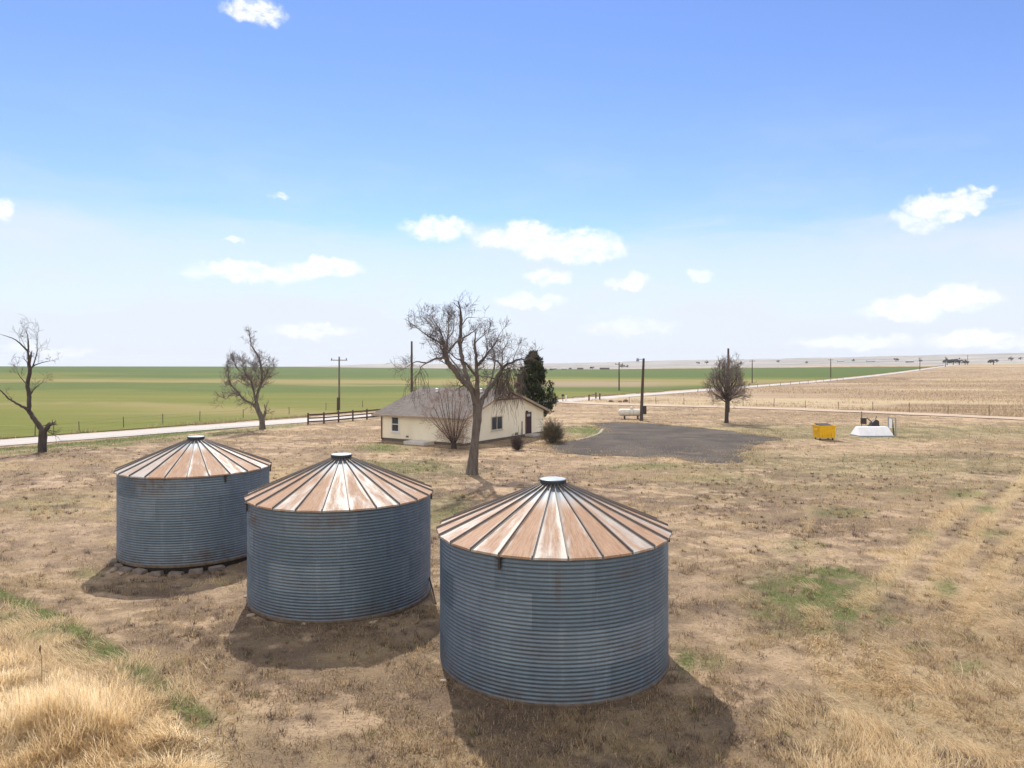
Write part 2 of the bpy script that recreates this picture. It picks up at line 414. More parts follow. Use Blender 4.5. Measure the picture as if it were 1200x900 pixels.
# far rolling land
m, t, b = newmat('far_land'); M['hills'] = m
co_ = t.n('ShaderNodeTexCoord').outputs['Object']
n = t.noise(t.scl(co_, (.0012, .0045, 0)), 1.0, 6, .6); n2 = t.noise(t.scl(co_, (.004, .012, 0)), 1.0, 4, .6)
c = t.mix(t.mr(n, .42, .6), (.32, .29, .25), (.23, .21, .185)); c = t.mix(t.mr(n2, .54, .60), c, (.10, .105, .075)); c = t.mix(t.mr(t.noise(t.scl(co_, (.02, .03, 0)), 1.0, 4, .7), .60, .66), c, (.075, .075, .06)); c = t.mix(t.mr(n2, .40, .34), c, (.46, .40, .33))
setb(t, b, Base_Color=c, Roughness=1.0)
RF = [RN[-1]]
while RF[-1] < 5200: RF.append(RF[-1] * 1.03)
kind(polar('hills', np.array(RF), M['hills'], False, False), 'structure')

# ------------------------------------------------------------------ roads, fields
RD = np.array([-45.9, 63.7]); RDIR = np.array([.5952, .8036]); RNOR = np.array([-.8036, .5952])   # towards the green field
def road_pt(s, off): return RD + RDIR * s + RNOR * off
def lift(x, y, base): return zg(x, y) + base + np.hypot(x, y) * 2.2e-4
def ribbon(name, centre, half, mat, base, seed=0, wav=.25, nx=5):
    C = np.array(centre); T = np.gradient(C, axis=0); T /= np.linalg.norm(T, axis=1)[:, None] + 1e-9
    N = np.c_[-T[:, 1], T[:, 0]]; V = []
    u = np.linspace(-1, 1, nx)
    for k in u:
        wv = half * k + np.sign(k) * (abs(k) == 1) * (fbm(C[:, 0] * .5, C[:, 1] * .5, seed + int(k > 0) * 9, 3) - .5) * 2 * wav
        q = C + N * np.asarray(wv)[:, None] if hasattr(wv, '__len__') else C + N * wv
        V.append(np.c_[q, lift(q[:, 0], q[:, 1], base + .03 * (1 - k * k))])
    V = np.array(V); n = len(C); A = V.reshape(-1, 3)
    i = np.arange(nx - 1)[:, None] * n; j = np.arange(n - 1)[None, :]
    Fq = np.stack([i + j, i + j + 1, i + n + j + 1, i + n + j], -1).reshape(-1, 4)[:, ::-1]
    return mesh_np(name, A, Fq, mat, smooth=True)
def road_mat(name, ca, cb, cc, dirx, diry):
    m, t, b = newmat(name)
    co = t.n('ShaderNodeTexCoord').outputs['Object']
    al = t.vm('DOT_PRODUCT', co, (dirx, diry, 0)); ac = t.vm('DOT_PRODUCT', co, (-diry, dirx, 0))
    uv = t.n('ShaderNodeCombineXYZ', {0: t.m('MULTIPLY', al, .05), 1: ac, 2: 0.0}).outputs[0]
    c = t.mix(t.mr(t.noise(uv, .9, 5, .6), .35, .65), ca, cb)
    c = t.mix(t.mr(t.noise(co, 6, 6, .75), .45, .7, 0, .6), c, cc)
    c = t.mix(t.mr(t.noise(co, .25, 4, .6), .55, .7, 0, .4), c, cc)
    bp = t.n('ShaderNodeBump', {'Height': t.noise(co, 14, 5, .7), 'Strength': .3, 'Distance': .03})
    setb(t, b, Base_Color=c, Roughness=.9, Normal=bp.outputs[0]); return m
M['road'] = road_mat('pale_road', (.44, .405, .375), (.375, .34, .305), (.30, .255, .21), *RDIR)
M['dirt'] = road_mat('dirt_track', (.44, .335, .24), (.38, .285, .20), (.28, .20, .135), -.8, .6)
sv = np.concatenate([np.arange(-40, 260, 2.0), np.arange(260, 1240, 8.0)])
kind(ribbon('road', [road_pt(s, 0) for s in sv], 3.0, M['road'], .035, 3, .3), 'structure')
DP = [P(1320, 497), P(1200, 491), P(1050, 484.5), P(900, 478.6), P(780, 475.6), P(690, 473.2), P(655, 470.8)]
def dens(pts, step=1.5):
    out = []
    for a, b_ in zip(pts[:-1], pts[1:]):
        a = np.array(a); b_ = np.array(b_); n = max(2, int(np.linalg.norm(b_ - a) / step))
        for i in range(n): out.append(a + (b_ - a) * i / n)
    out.append(np.array(pts[-1])); out = np.array(out)
    for _ in range(8): out[1:-1] = (out[:-2] + out[1:-1] + out[2:]) / 3
    return out
DC = dens(DP)
kind(ribbon('dirt_road', DC, 2.6, M['dirt'], .05, 8, .9), 'structure')

def field_mat(name, cols, stripe):
    m, t, b = newmat(name)
    co = t.n('ShaderNodeTexCoord').outputs['Object']
    at = t.n('ShaderNodeAttribute', None, attribute_name='cover'); sp = t.n('ShaderNodeSeparateColor', {0: at.outputs['Color']})
    a_, b_, c_ = sp.outputs
    c = t.mix(t.mr(t.noise(t.scl(co, stripe), 1, 5, .6), .3, .7), cols[0], cols[1])
    c = t.mix(a_, c, cols[2]); c = t.mix(b_, c, cols[3]); c = t.mix(c_, c, cols[4])
    c = t.mix(t.mr(t.noise(co, 1.3, 5, .75), .45, .75, 0, .45), c, cols[5])
    c = t.mix(t.mr(t.noise(t.scl(co, tuple(q * 4 for q in stripe)), 1, 4, .6), .5, .8, 0, .35), c, cols[2])
    bp = t.n('ShaderNodeBump', {'Height': t.noise(co, 5, 5, .7), 'Strength': .5, 'Distance': .1})
    setb(t, b, Base_Color=c, Roughness=.95, Normal=bp.outputs[0]); b.inputs['Specular IOR Level'].default_value = .1
    return m
M['green'] = field_mat('young_wheat', [(.108, .128, .018), (.145, .150, .026), (.245, .195, .08), (.062, .100, .018), (.27, .20, .135), (.185, .165, .065)], (.010, .06, 0))
su = np.concatenate([np.arange(-60, 300, 4.0), np.arange(300, 880, 12.0)])
vv = [0.0]
while vv[-1] < 1: vv.append(vv[-1] + .003 + vv[-1] * .03)
vv = np.array(vv) / vv[-1]
def vend(s):      # where the crop stops: over the crest at the left, at the sheds and pale land further right
    w = np.arange(5.0, 2600, 4.0); q = (RD + RDIR * s)[None, :] + RNOR[None, :] * w[:, None]
    D = np.interp(q[:, 0] / np.maximum(q[:, 1], 1), [-3, -.30, -.24, -.1, .05, .24, .45, .6, .7], [1480, 1480, 1180, 960, 900, 860, 860, 800, 740])
    bad = np.nonzero(np.hypot(q[:, 0], q[:, 1]) > D)[0]
    return w[bad[0]] if len(bad) else w[-1]
X = []; Yy = []
for s in su:
    q = RD + RDIR * s; w0 = 4.2 + 2.5 * float(sstep(0, 60, s)); w1 = max(vend(s), w0 + 2)
    for k in vv:
        p = q + RNOR * (w0 + k * (w1 - w0)); X.append(p[0]); Yy.append(p[1])
X = np.array(X); Yy = np.array(Yy)
nu, nv = len(su), len(vv)
i = np.arange(nu - 1)[:, None] * nv; j = np.arange(nv - 1)[None, :]
Fq = np.stack([i + j, i + nv + j, i + nv + j + 1, i + j + 1], -1).reshape(-1, 4)
wb = fbm(X * .006, Yy * .012, 50, 4) - .5
wb = wb + .5 * (fbm(X * .02, Yy * .03, 57, 4) - .5)
yb = Yy * (1 + wb * .55) + X * .10
tanm = np.interp(yb, [95, 108, 118, 124, 250, 268, 330, 345, 420, 440], [0, .2, .8, .1, 0, .8, .8, 0, 0, .0]) * sstep(.25, .5, fbm(X * .02, Yy * .03, 51, 3))
tanm = np.maximum(tanm, .8 * np.interp(Yy + X * .05, [225, 245, 330, 350], [0, 1, 1, 0]) * sstep(.36, .5, fbm(X * .015, Yy * .02, 55, 3)) * sstep(-260, -60, X))
dk = np.interp(yb, [165, 190, 250, 262, 360, 430], [0, .75, .75, 0, 0, .95])
pk = np.interp(Yy, [215, 235, 285, 310], [0, .75, .75, 0]) * np.interp(X / Yy, [.02, .06, .17, .26], [0, 1, 1, 0])
fld = mesh_np('green_field', np.c_[X, Yy, lift(X, Yy, .05)], Fq[:, ::-1] if False else Fq, M['green'], smooth=True, attrs={'cover': ('POINT', np.c_[tanm, dk, pk])})
kind(fld, 'structure')

M['pasture'] = field_mat('dry_pasture', [(.345, .255, .165), (.285, .205, .135), (.40, .31, .19), (.20, .138, .09), (.14, .09, .062), (.17, .115, .075)], (.03, .12, 0))
n_u, n_v = 260, 60
ru = np.linspace(0, 1, n_u); X = []; Yy = []
s_end = 1020.0
DCr = DC[::-1]; dl = np.concatenate([[0], np.cumsum(np.linalg.norm(np.diff(DCr, axis=0), axis=1))]); dl /= dl[-1]
for u in ru:
    a = road_pt(118 + (s_end - 118) * u ** 1.8, -4.0)
    uu = u ** .8
    b_ = np.array([np.interp(uu, dl, DCr[:, 0]), np.interp(uu, dl, DCr[:, 1])]) + np.array([1.9, 2.2])
    if u > .5: b_ = b_ + np.array([1200, 150]) * (u - .5) ** 2 * 4
    for k in np.linspace(0, 1, n_v):
        p = b_ + (a - b_) * k ** 1.8; X.append(p[0]); Yy.append(p[1])
X = np.array(X); Yy = np.array(Yy)
i = np.arange(n_u - 1)[:, None] * n_v; j = np.arange(n_v - 1)[None, :]
Fq = np.stack([i + j, i + n_v + j, i + n_v + j + 1, i + j + 1], -1).reshape(-1, 4)
a1 = sstep(.45, .62, fbm(X * .012, Yy * .045, 70, 4)); b1 = sstep(.5, .68, fbm(X * .02, Yy * .05, 73, 4)) * .8
c1_ = np.maximum(.8 * ell(X, Yy, 1055, 444.5, 14, 1.6, .6, .2), .5 * ell(X, Yy, 935, 449.5, 18, 1.3, .6, .3)) + .5 * ell(X, Yy, 1140, 437, 14, .8, .6, .3)
kind(mesh_np('dry_pasture', np.c_[X, Yy, lift(X, Yy, .04)], Fq, M['pasture'], smooth=True, attrs={'cover': ('POINT', np.c_[a1, b1, c1_])}), 'structure')

# paved yard in front of the house
m, t, b = newmat('old_asphalt'); M['asphalt'] = m
co_ = t.n('ShaderNodeTexCoord').outputs['Object']
c = t.mix(t.mr(t.noise(co_, .25, 6, .65), .35, .65), (.066, .056, .049), (.102, .086, .072)); c = t.mix(t.mr(t.noise(co_, 5, 6, .75), .5, .72, 0, .5), c, (.135, .108, .09))
c = t.mix(t.mr(t.noise(t.scl(co_, (.5, .9, 0)), .4, 5, .7), .54, .66, 0, .6), c, (.165, .13, .10))
c = t.mix(t.mr(t.noise(co_, 40, 3, .7), .5, .7, 0, .5), c, (.04, .035, .034))
bp = t.n('ShaderNodeBump', {'Height': t.noise(co_, 30, 5, .7), 'Strength': .4, 'Distance': .03})
setb(t, b, Base_Color=c, Roughness=.95, Normal=bp.outputs[0]); b.inputs['Specular IOR Level'].default_value = .08
PAD = [(690, 496), (720, 495), (757, 496), (780, 497.6), (803, 499.7), (828, 502), (850, 504.5), (875, 508), (897, 511), (920, 514.5), (918, 516.3), (898, 517.5), (885, 521), (884, 526), (870, 530), (862, 533), (875, 538), (873, 541.7), (856, 542.6), (838, 543),
       (818, 541.5), (801, 539), (789, 536), (760, 535.4), (730, 535), (705, 534.7), (680, 533), (656, 531), (650, 528), (642, 521), (655, 517.5), (672, 516), (690, 512.5), (702, 508), (706, 504), (701, 499)]
pts = [np.array(P(*q)) for q in PAD]; out = []
for a, b_ in zip(pts, pts[1:] + pts[:1]):
    n = max(1, int(np.linalg.norm(b_ - a) / .5))
    for k in range(n):
        q = a + (b_ - a) * k / n; nn = np.array([fbm(q[0] * .7, q[1] * .7, 4, 3) - .5, fbm(q[0] * .7, q[1] * .7, 14, 3) - .5]) * 1.3
        out.append(q + nn)
out_pad = list(out)
bm = bmesh.new(); bm.faces.new([bm.verts.new((p[0], p[1], zs(*p) + .02)) for p in out]); bmesh.ops.triangulate(bm, faces=bm.faces)
bmesh.ops.recalc_face_normals(bm, faces=bm.faces)
for f_ in bm.faces:
    if f_.normal.z < 0: f_.normal_flip()
me = bpy.data.meshes.new('asphalt_yard'); bm.to_mesh(me); bm.free(); kind(link('asphalt_yard', me, M['asphalt']), 'structure')
M['concrete'] = simple('pale_concrete', (.52, .48, .43), (.42, .38, .33), 3, .9, bump=.2)
kind(ribbon('kerb', dens([P(706.5, 503), P(703, 508), P(691, 512.7), P(674, 516.4)], .4), .13, M['block'] if 'block' in M else M.setdefault('kerbm', simple('dull_kerb', (.34, .30, .25), (.25, .215, .18), 3, .9)), .03, 5, .08, 3), 'structure')

# ------------------------------------------------------------------ grain bins
def bin_wall_mat():
    m, t, b = newmat('corrugated_galvanised_steel')
    co = t.n('ShaderNodeTexCoord').outputs['Object']
    at = t.n('ShaderNodeAttribute', None, attribute_name='sheet'); sp = t.n('ShaderNodeSeparateColor', {0: at.outputs['Color']})
    tint, seam, rust = sp.outputs
    c = t.mix(tint, (.092, .130, .163), (.162, .206, .243))
    c = t.mix(t.mr(t.noise(t.scl(co, (1.6, 1.6, 1.1)), 1, 6, .7), .45, .7, 0, .55), c, (.095, .125, .165))
    c = t.mix(t.mr(t.noise(t.scl(co, (7, 7, .5)), 1, 5, .7), .52, .74, 0, .22), c, (.30, .34, .38))
    c = t.mix(t.mr(t.noise(t.scl(co, (2, 2, 22)), 1, 3, .6), .5, .72, 0, .35), c, (.09, .115, .15))
    rn = t.m('MULTIPLY', rust, t.mr(t.noise(co, 3.5, 6, .7), .35, .62))
    c = t.mix(rn, c, (.115, .080, .062))
    c = t.mix(t.m('MULTIPLY', seam, .5), c, (.075, .09, .11))
    setb(t, b, Base_Color=c, Metallic=.45, Roughness=t.mr(t.noise(co, 5, 4, .6), .3, .7, .42, .62))
    return m
def bin_roof_mat(rmin, rust_amt):
    m, t, b = newmat('rusting_roof_steel')
    co = t.n('ShaderNodeTexCoord').outputs['Object']
    sx = t.n('ShaderNodeSeparateXYZ', {0: co})
    az = t.m('ARCTAN2', sx.outputs[1], sx.outputs[0]); rad = t.m('SQRT', t.m('ADD', t.m('POWER', sx.outputs[0], 2.0), t.m('POWER', sx.outputs[1], 2.0)))
    pol = t.n('ShaderNodeCombineXYZ', {0: t.m('MULTIPLY', az, 9.0), 1: t.m('MULTIPLY', rad, 1.3), 2: 0.0}).outputs[0]
    pn = t.n('ShaderNodeAttribute', None, attribute_name='panel').outputs['Fac']
    offs = t.vm('ADD', pol, t.n('ShaderNodeCombineXYZ', {0: t.m('MULTIPLY', pn, 13.0), 1: t.m('MULTIPLY', pn, 37.0), 2: 0.0}).outputs[0])
    n1 = t.noise(offs, 1.0, 7, .68, dist=.4); n2 = t.noise(t.scl(offs, (2.6, .8, 1)), 2.4, 6, .7); n3 = t.noise(co, 26, 4, .7)
    lvl = t.m('ADD', n1, t.m('MULTIPLY', t.m('SUBTRACT', pn, .5), .36))
    fr = t.m('FRACT', t.m('ADD', t.m('MULTIPLY', az, 24 / (2 * math.pi)), 87.0 / 15.0 + 24.0)); ctr = t.m('SUBTRACT', 1.0, t.m('ABSOLUTE', t.m('SUBTRACT', t.m('MULTIPLY', fr, 2.0), 1.0)))
    lvl = t.m('ADD', lvl, t.m('MULTIPLY', t.m('SUBTRACT', t.mr(ctr, .05, .6), .6), .20))
    rf = t.m('MULTIPLY', t.mr(lvl, .36 - rust_amt, .72 - rust_amt, 0, .95), t.mr(rad, .6, 1.35))
    rc = t.mix(t.mr(n2, .3, .7), (.40, .245, .145), (.265, .135, .072)); rc = t.mix(t.mr(n3, .5, .72, 0, .5), rc, (.44, .31, .20)); rc = t.mix(t.mr(t.noise(t.scl(offs, (3.5, 1.6, 1)), 3.0, 6, .75), .54, .68, 0, .6), rc, (.20, .11, .07))
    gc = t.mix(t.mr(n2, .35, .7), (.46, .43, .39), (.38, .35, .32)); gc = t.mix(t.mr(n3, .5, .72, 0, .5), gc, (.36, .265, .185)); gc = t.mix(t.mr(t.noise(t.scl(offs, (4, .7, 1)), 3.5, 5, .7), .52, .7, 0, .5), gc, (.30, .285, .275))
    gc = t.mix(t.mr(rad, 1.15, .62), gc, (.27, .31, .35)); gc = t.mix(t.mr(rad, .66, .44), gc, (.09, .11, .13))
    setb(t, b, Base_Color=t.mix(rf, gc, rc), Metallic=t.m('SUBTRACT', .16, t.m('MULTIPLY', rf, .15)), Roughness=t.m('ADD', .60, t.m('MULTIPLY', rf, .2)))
    return m
M['bin_wall'] = bin_wall_mat()
M['capside'] = simple('dark_collar_steel', (.045, .055, .068), (.065, .07, .08), 6, .7, .3)
M['rib'] = simple('shaded_rib_steel', (.14, .135, .135), (.19, .15, .12), 9, .6, .4)  # grey metal ribs, their backlit shade put into the colour
M['capm'] = simple('galvanised_cap', (.30, .34, .38), (.22, .25, .29), 6, .5, .3)
M['darkmetal'] = simple('dark_metal', (.05, .05, .055), (.08, .06, .05), 10, .6, .5)
M['basering'] = simple('rusty_base_ring', (.20, .155, .115), (.12, .085, .06), 6, .85, .1)
def grain_bin(x, y, zb, label, seed, rust_amt, brackets, rustspots, hwall=3.06):
    rg = np.random.default_rng(seed)
    root = thing('grain_bin', (x, y, zb), label, 'grain bin', 'grain bins in the yard')
    RW, NS, NC, PPC = 2.745, 144, 36, 6
    H = hwall; nz = NC * PPC + 1
    zz = np.linspace(0.03, H, nz); prof = RW - .0085 + .0085 * np.cos(np.linspace(0, NC * 2 * math.pi, nz))
    th = np.linspace(0, 2 * math.pi, NS, endpoint=False)
    dent = 1 + .004 * (fbm(np.cos(th) * 2 + 9, np.sin(th) * 2 + 9, seed, 3) - .5)
    V = np.stack([np.outer(prof, np.cos(th) * dent), np.outer(prof, np.sin(th) * dent), np.repeat(zz[:, None], NS, 1)], -1).reshape(-1, 3)
    i = np.arange(nz - 1)[:, None] * NS; j = np.arange(NS)[None, :]
    Fq = np.stack([i + j, i + (j + 1) % NS, i + NS + (j + 1) % NS, i + NS + j], -1).reshape(-1, 4)
    fz = ((zz[:-1] + zz[1:]) / 2); tier = np.minimum((fz / H * 4).astype(int), 3)
    fk = np.arange(NS); nsheet = 8; per = NS // nsheet
    tint = np.zeros((nz - 1, NS)); seam = np.zeros((nz - 1, NS)); rust = np.zeros((nz - 1, NS)); rt = rg.random((4, nsheet))
    for q in range(4):
        off = (q * 7 + seed * 3) % per; sh = ((fk + off) // per) % nsheet
        tint[tier == q] = rt[q][sh][None, :]; seam[np.ix_(tier == q, ((fk + off) % per) == 0)] = .32
    for q in (1, 2, 3):
        k = np.argmin(abs(fz - H * q / 4)); seam[k] = .9
    for (a, z0, wa, wz, s_) in rustspots:
        da = (np.degrees(th) - a + 180) % 360 - 180
        rust = np.maximum(rust, s_ * np.exp(-(da / wa) ** 2)[None, :] * np.exp(-((fz - z0) / wz) ** 2)[:, None])
    rust = np.maximum(rust, .55 * np.exp(-((fz) / .35) ** 2)[:, None] * np.ones(NS))
    mesh_np('wall', V, Fq, M['bin_wall'], root, smooth=True, attrs={'sheet': ('FACE', np.c_[tint.ravel(), seam.ravel(), rust.ravel()])})
    MB().lathe([(RW + .005, -.06), (RW + .016, .0), (RW + .016, .035), (RW - .01, .04)], 96).build('base_ring', M['basering'], root)
    # roof: 24 pressed panels
    RE, RT, N = 2.82, .30, 24; rise = (RE - RT) * math.tan(R(22.6)); A0 = R(-90 + 3.0)
    V = []; Fc = []; pn = []
    for k in range(N):
        a0 = A0 + k * 2 * math.pi / N; a1 = a0 + 2 * math.pi / N; n0 = len(V)
        pv = rg.random(); prev = None
        ring = [(RE, -.045), (RE, 0)] + [(RE + (RT - RE) * q, rise * q) for q in (.2, .4, .6, .8, 1)]
        for (rr, zq) in ring:
            for s_ in (0, .5, 1):
                a = a0 + (a1 - a0) * s_; chord = math.cos((a1 - a0) / 2) / math.cos((s_ - .5) * (a1 - a0))
                V.append((rr * chord * math.cos(a) * (1 if s_ != .5 else .998), rr * chord * math.sin(a) * (1 if s_ != .5 else .998), H - .02 + zq - (.012 if s_ == .5 and 0 < zq < rise else 0)))
        for q in range(len(ring) - 1):
            for s_ in (0, 1):
                p0 = n0 + q * 3 + s_; Fc.append((p0, p0 + 1, p0 + 4, p0 + 3)); pn.append(pv)
    # underside
    nb = len(V)
    for k in range(N):
        a = A0 + k * 2 * math.pi / N; cc = 1.0
        V.append((RE * .985 * math.cos(a), RE * .985 * math.sin(a), H - .05)); V.append((.5 * math.cos(a), .5 * math.sin(a), H + rise * .8))
    for k in range(N):
        k2 = (k + 1) % N; Fc.append((nb + 2 * k, nb + 2 * k + 1, nb + 2 * k2 + 1, nb + 2 * k2)); pn.append(.3)
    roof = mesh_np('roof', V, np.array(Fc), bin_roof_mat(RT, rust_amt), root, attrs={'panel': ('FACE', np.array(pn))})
    sm = None
    for k in range(N):
        a = A0 + k * 2 * math.pi / N
        if sm is None:
            q = MB(); cc = math.cos(math.pi / N)
            r0, r1 = RE + .012, RT - .02; z0, z1 = H - .05, H - .02 + rise
            w = .020; hh = .048
            P0 = [(r0, -w, z0 - .03), (r0, w, z0 - .03), (r0, w * .6, z0 + .03 + hh), (r0, -w * .6, z0 + .03 + hh)]
            P1 = [(r1, -w, z1 - .03), (r1, w, z1 - .03), (r1, w * .6, z1 + hh), (r1, -w * .6, z1 + hh)]
            q.add(P0 + P1, [(0, 1, 2, 3), (7, 6, 5, 4), (0, 4, 5, 1), (1, 5, 6, 2), (2, 6, 7, 3), (3, 7, 4, 0)])
            sm = q.build('seam', M['rib'], roof); sm.rotation_euler = (0, 0, a)
        else:
            o = sm.copy(); COL.objects.link(o); o.parent = roof; o.rotation_euler = (0, 0, a)
    zc = H - .02 + rise
    MB().lathe([(.29, -.08), (.29, .055), (.32, .06), (.325, .118), (.30, .120)], 32, (0, 0, zc)).build('collar', M['capside'], root)
    MB().lathe([(.0, .06), (.318, .06), (.318, .124), (.30, .134), (.0, .142)], 32, (0, 0, zc + .003)).build('cap', M['capm'], root)
    for a in brackets:
        rot = Matrix.Rotation(R(a), 3, 'Z')
        MB().box(rot @ Vector((RW + .035, 0, H - .20)), (.05, .05, .26), rot).box(rot @ Vector((RW + .05, 0, H - .10)), (.08, .09, .05), rot).build('bracket', M['darkmetal'], root)
    return root
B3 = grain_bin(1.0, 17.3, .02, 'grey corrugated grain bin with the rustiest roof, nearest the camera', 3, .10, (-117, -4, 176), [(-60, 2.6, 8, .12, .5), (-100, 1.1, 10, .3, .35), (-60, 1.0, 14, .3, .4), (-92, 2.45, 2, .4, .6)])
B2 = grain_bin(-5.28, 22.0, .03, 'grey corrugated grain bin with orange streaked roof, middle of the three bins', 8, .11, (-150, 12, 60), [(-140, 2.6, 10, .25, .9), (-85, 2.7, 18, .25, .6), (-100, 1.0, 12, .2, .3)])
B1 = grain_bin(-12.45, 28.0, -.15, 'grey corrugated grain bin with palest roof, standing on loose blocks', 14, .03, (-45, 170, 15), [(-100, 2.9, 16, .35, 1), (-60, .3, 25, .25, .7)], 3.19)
# blocks and stones under the left bin
M['block'] = simple('old_concrete_block', (.25, .21, .175), (.17, .14, .12), 5, .95, bump=.4)
M['void'] = simple('dark_gap_shade', (.035, .028, .022), (.02, .017, .014), 5, .95)
MB().lathe([(2.70, -.50), (2.70, -.03)], 64).build('gap_shade', M['void'], B1)  # near-black sheet standing in for the shade in the gap under the bin
for k, a in enumerate([-147, -131, -119, -106, -93, -79, -66, -52]):
    ca, sa = math.cos(R(a)), math.sin(R(a)); xx, yy = -12.45 + 2.83 * ca, 28 + 2.83 * sa
    q = MB(); q.box((0, 0, 0), (.24 + .1 * random.random(), .42 + .12 * random.random(), .15 + .03 * random.random()), taper=.95)
    o = q.build('foundation_block', M['block'], None, bevel=.012); o.location = (xx, yy, zs(xx, yy) + .04); o.rotation_euler = (random.uniform(-.12, .12), random.uniform(-.1, .1), R(a) + random.uniform(-.25, .25))
    tag(o, 'grey concrete block lying under the rim of the farthest grain bin', 'block', 'concrete blocks under the farthest bin')
def rock(name, x, y, sx, sy, sz, mat, seed):
    bm = bmesh.new(); bmesh.ops.create_icosphere(bm, subdivisions=2, radius=1); rg = random.Random(seed)
    for v in bm.verts:
        k = 1 + .45 * (float(fbm(v.co.x * 1.7 + seed, v.co.y * 1.7 + v.co.z, seed, 2)) - .5); v.co = Vector((v.co.x * sx * k, v.co.y * sy * k, max(v.co.z, -.5) * sz * k))
    me = bpy.data.meshes.new(name); bm.to_mesh(me); bm.free(); o = link(name, me, mat); o.location = (x, y, zs(x, y) + sz * .3); o.rotation_euler = (0, 0, rg.random() * 6); return o
M['stone'] = simple('pale_stone', (.36, .29, .22), (.25, .19, .145), 7, .95, bump=.3)
for k, (px, py, s_) in enumerate([(357, 731, .11), (363, 729, .07), (436, 731, .08), (440, 729, .06), (293, 683, .1), (289, 700, .08), (133, 669, .13), (127, 672, .10), (143, 673, .10), (520, 799, .07), (294, 722, .09)]):
    x, y = P(px, py); tag(rock('stone', x, y, s_ * 1.3, s_, s_ * .7, M['stone'], k), 'small pale stone lying in the dirt at the foot of the bins', 'stone', 'stones round the bins')
x, y = P(511, 708); x2, y2 = P(503, 695)
tag(MB().tube([(x, y, zs(x, y) + .02), (x2, y2, zs(x2, y2) + .5)], .025, 6).build('metal_rod', M['darkmetal']), 'dark metal rod leaning on the right foot of the middle bin', 'rod')

# ------------------------------------------------------------------ house
HC = (-4.15, 61.3); HTH = R(57.2); LB, LA = 13.6, 9.6
ZR, ZE, OV = 4.78, 2.42, .45; FR = .485
house = thing('farmhouse', (HC[0], HC[1], 0), 'cream stucco farmhouse with low grey shingled gable roof', 'house', None, HTH)
m, t, b = newmat('cream_stucco'); M['stucco'] = m
co_ = t.n('ShaderNodeTexCoord').outputs['Object']
c = t.mix(t.mr(t.noise(t.scl(co_, (1, 1, .4)), .8, 6, .65), .35, .7), (.87, .79, .61), (.81, .72, .54)); c = t.mix(t.mr(t.noise(co_, 7, 5, .7), .55, .75, 0, .3), c, (.72, .64, .50))
bp = t.n('ShaderNodeBump', {'Height': t.noise(co_, 35, 4, .7), 'Strength': .3, 'Distance': .02}); setb(t, b, Base_Color=c, Roughness=.92, Normal=bp.outputs[0])
rx = LB * FR
sl_ = (ZR - ZE) / (rx + OV); zw0 = ZE + sl_ * OV - .10; sr_ = (ZR - ZE) / (LB - rx + OV); zw1 = ZE + sr_ * OV - .10
MB().prism([(0, .25), (LB, .25), (LB, zw1), (rx, ZR - .12), (0, zw0)], 0, LA, 'y').build('wall', M['stucco'], house)
MB().box((LB / 2, LA / 2, .10), (LB - .06, LA - .06, .36)).build('foundation', simple('dark_foundation', (.17, .14, .115), (.12, .10, .08), 3, .95), house)
m, t, b = newmat('grey_shingles'); M['shingle'] = m
co_ = t.n('ShaderNodeTexCoord').outputs['Object']
br = t.n('ShaderNodeTexBrick', {'Vector': t.vm('ADD', t.n('ShaderNodeCombineXYZ', {0: t.n('ShaderNodeSeparateXYZ', {0: co_}).outputs[1], 1: t.n('ShaderNodeSeparateXYZ', {0: co_}).outputs[0], 2: 0.0}).outputs[0], (0, 0, 0)),
      'Color1': (.185, .160, .145, 1), 'Color2': (.135, .117, .106, 1), 'Mortar': (.075, .066, .06, 1), 'Scale': 1.0, 'Brick Width': .33, 'Row Height': .14, 'Mortar Size': .012})
c = t.mix(t.mr(t.noise(co_, .6, 5, .6), .4, .7, 0, .5), br.outputs['Color'], (.205, .18, .162)); setb(t, b, Base_Color=c, Roughness=.95); b.inputs['Specular IOR Level'].default_value = .08
y0, y1 = -OV, LA + OV + .35; th_ = .14
def slope_pt(x):  # top of roof
    return ZE + (x + OV) * sl_ if x <= rx else ZR - (x - rx) * sr_
roof = MB().prism([(-OV, ZE - th_), (-OV, ZE), (rx, ZR), (LB + OV, ZE), (LB + OV, ZE - th_), (rx, ZR - th_)], y0, y1, 'y').build('roof', M['shingle'], house)
M['brownwood'] = simple('brown_wood', (.17, .11, .075), (.11, .07, .05), 6, .8)
M['tanfascia'] = simple('weathered_fascia', (.42, .33, .24), (.30, .22, .16), 5, .8)
q = MB()
for (xa, za, xb, zb_) in ((-OV, ZE, rx, ZR), (rx, ZR, LB + OV, ZE)):
    q.prism([(xa, za + .02), (xb, zb_ + .02), (xb, zb_ - .21), (xa, za - .21)], y0 - .045, y0 - .003, 'y')
q.build('fascia', M['tanfascia'], roof)
MB().box((-OV - .03, (y0 + y1) / 2, ZE - .06), (.05, y1 - y0, .16)).build('gutter', M['tanfascia'], roof)
q = MB(); zt = ZR - .95; xa = rx - .78 / sl_; xb = rx + .78 / sr_
q.box(((xa + xb) / 2, y0 + .05, zt), (xb - xa, .09, .15)); q.box((rx, y0 + .05, ZR - .55), (.14, .09, .75))
q.tube([(rx - .05, y0 + .05, zt + .1), (rx - 1.0, y0 + .05, ZR - .45)], .055, 6); q.tube([(rx + .05, y0 + .05, zt + .1), (rx + 1.0, y0 + .05, ZR - .45)], .055, 6)
q.build('gable_truss', M['brownwood'], roof)
q = MB()
for x_ in (LB + .28, ): 
    q.box((x_, y0 + .1, ZE - .22), (.4, .12, .2))
q.build('rafter_tail', M['brownwood'], roof)
M['whitepaint'] = simple('white_paint', (.78, .77, .74), (.70, .68, .65), 5, .5)
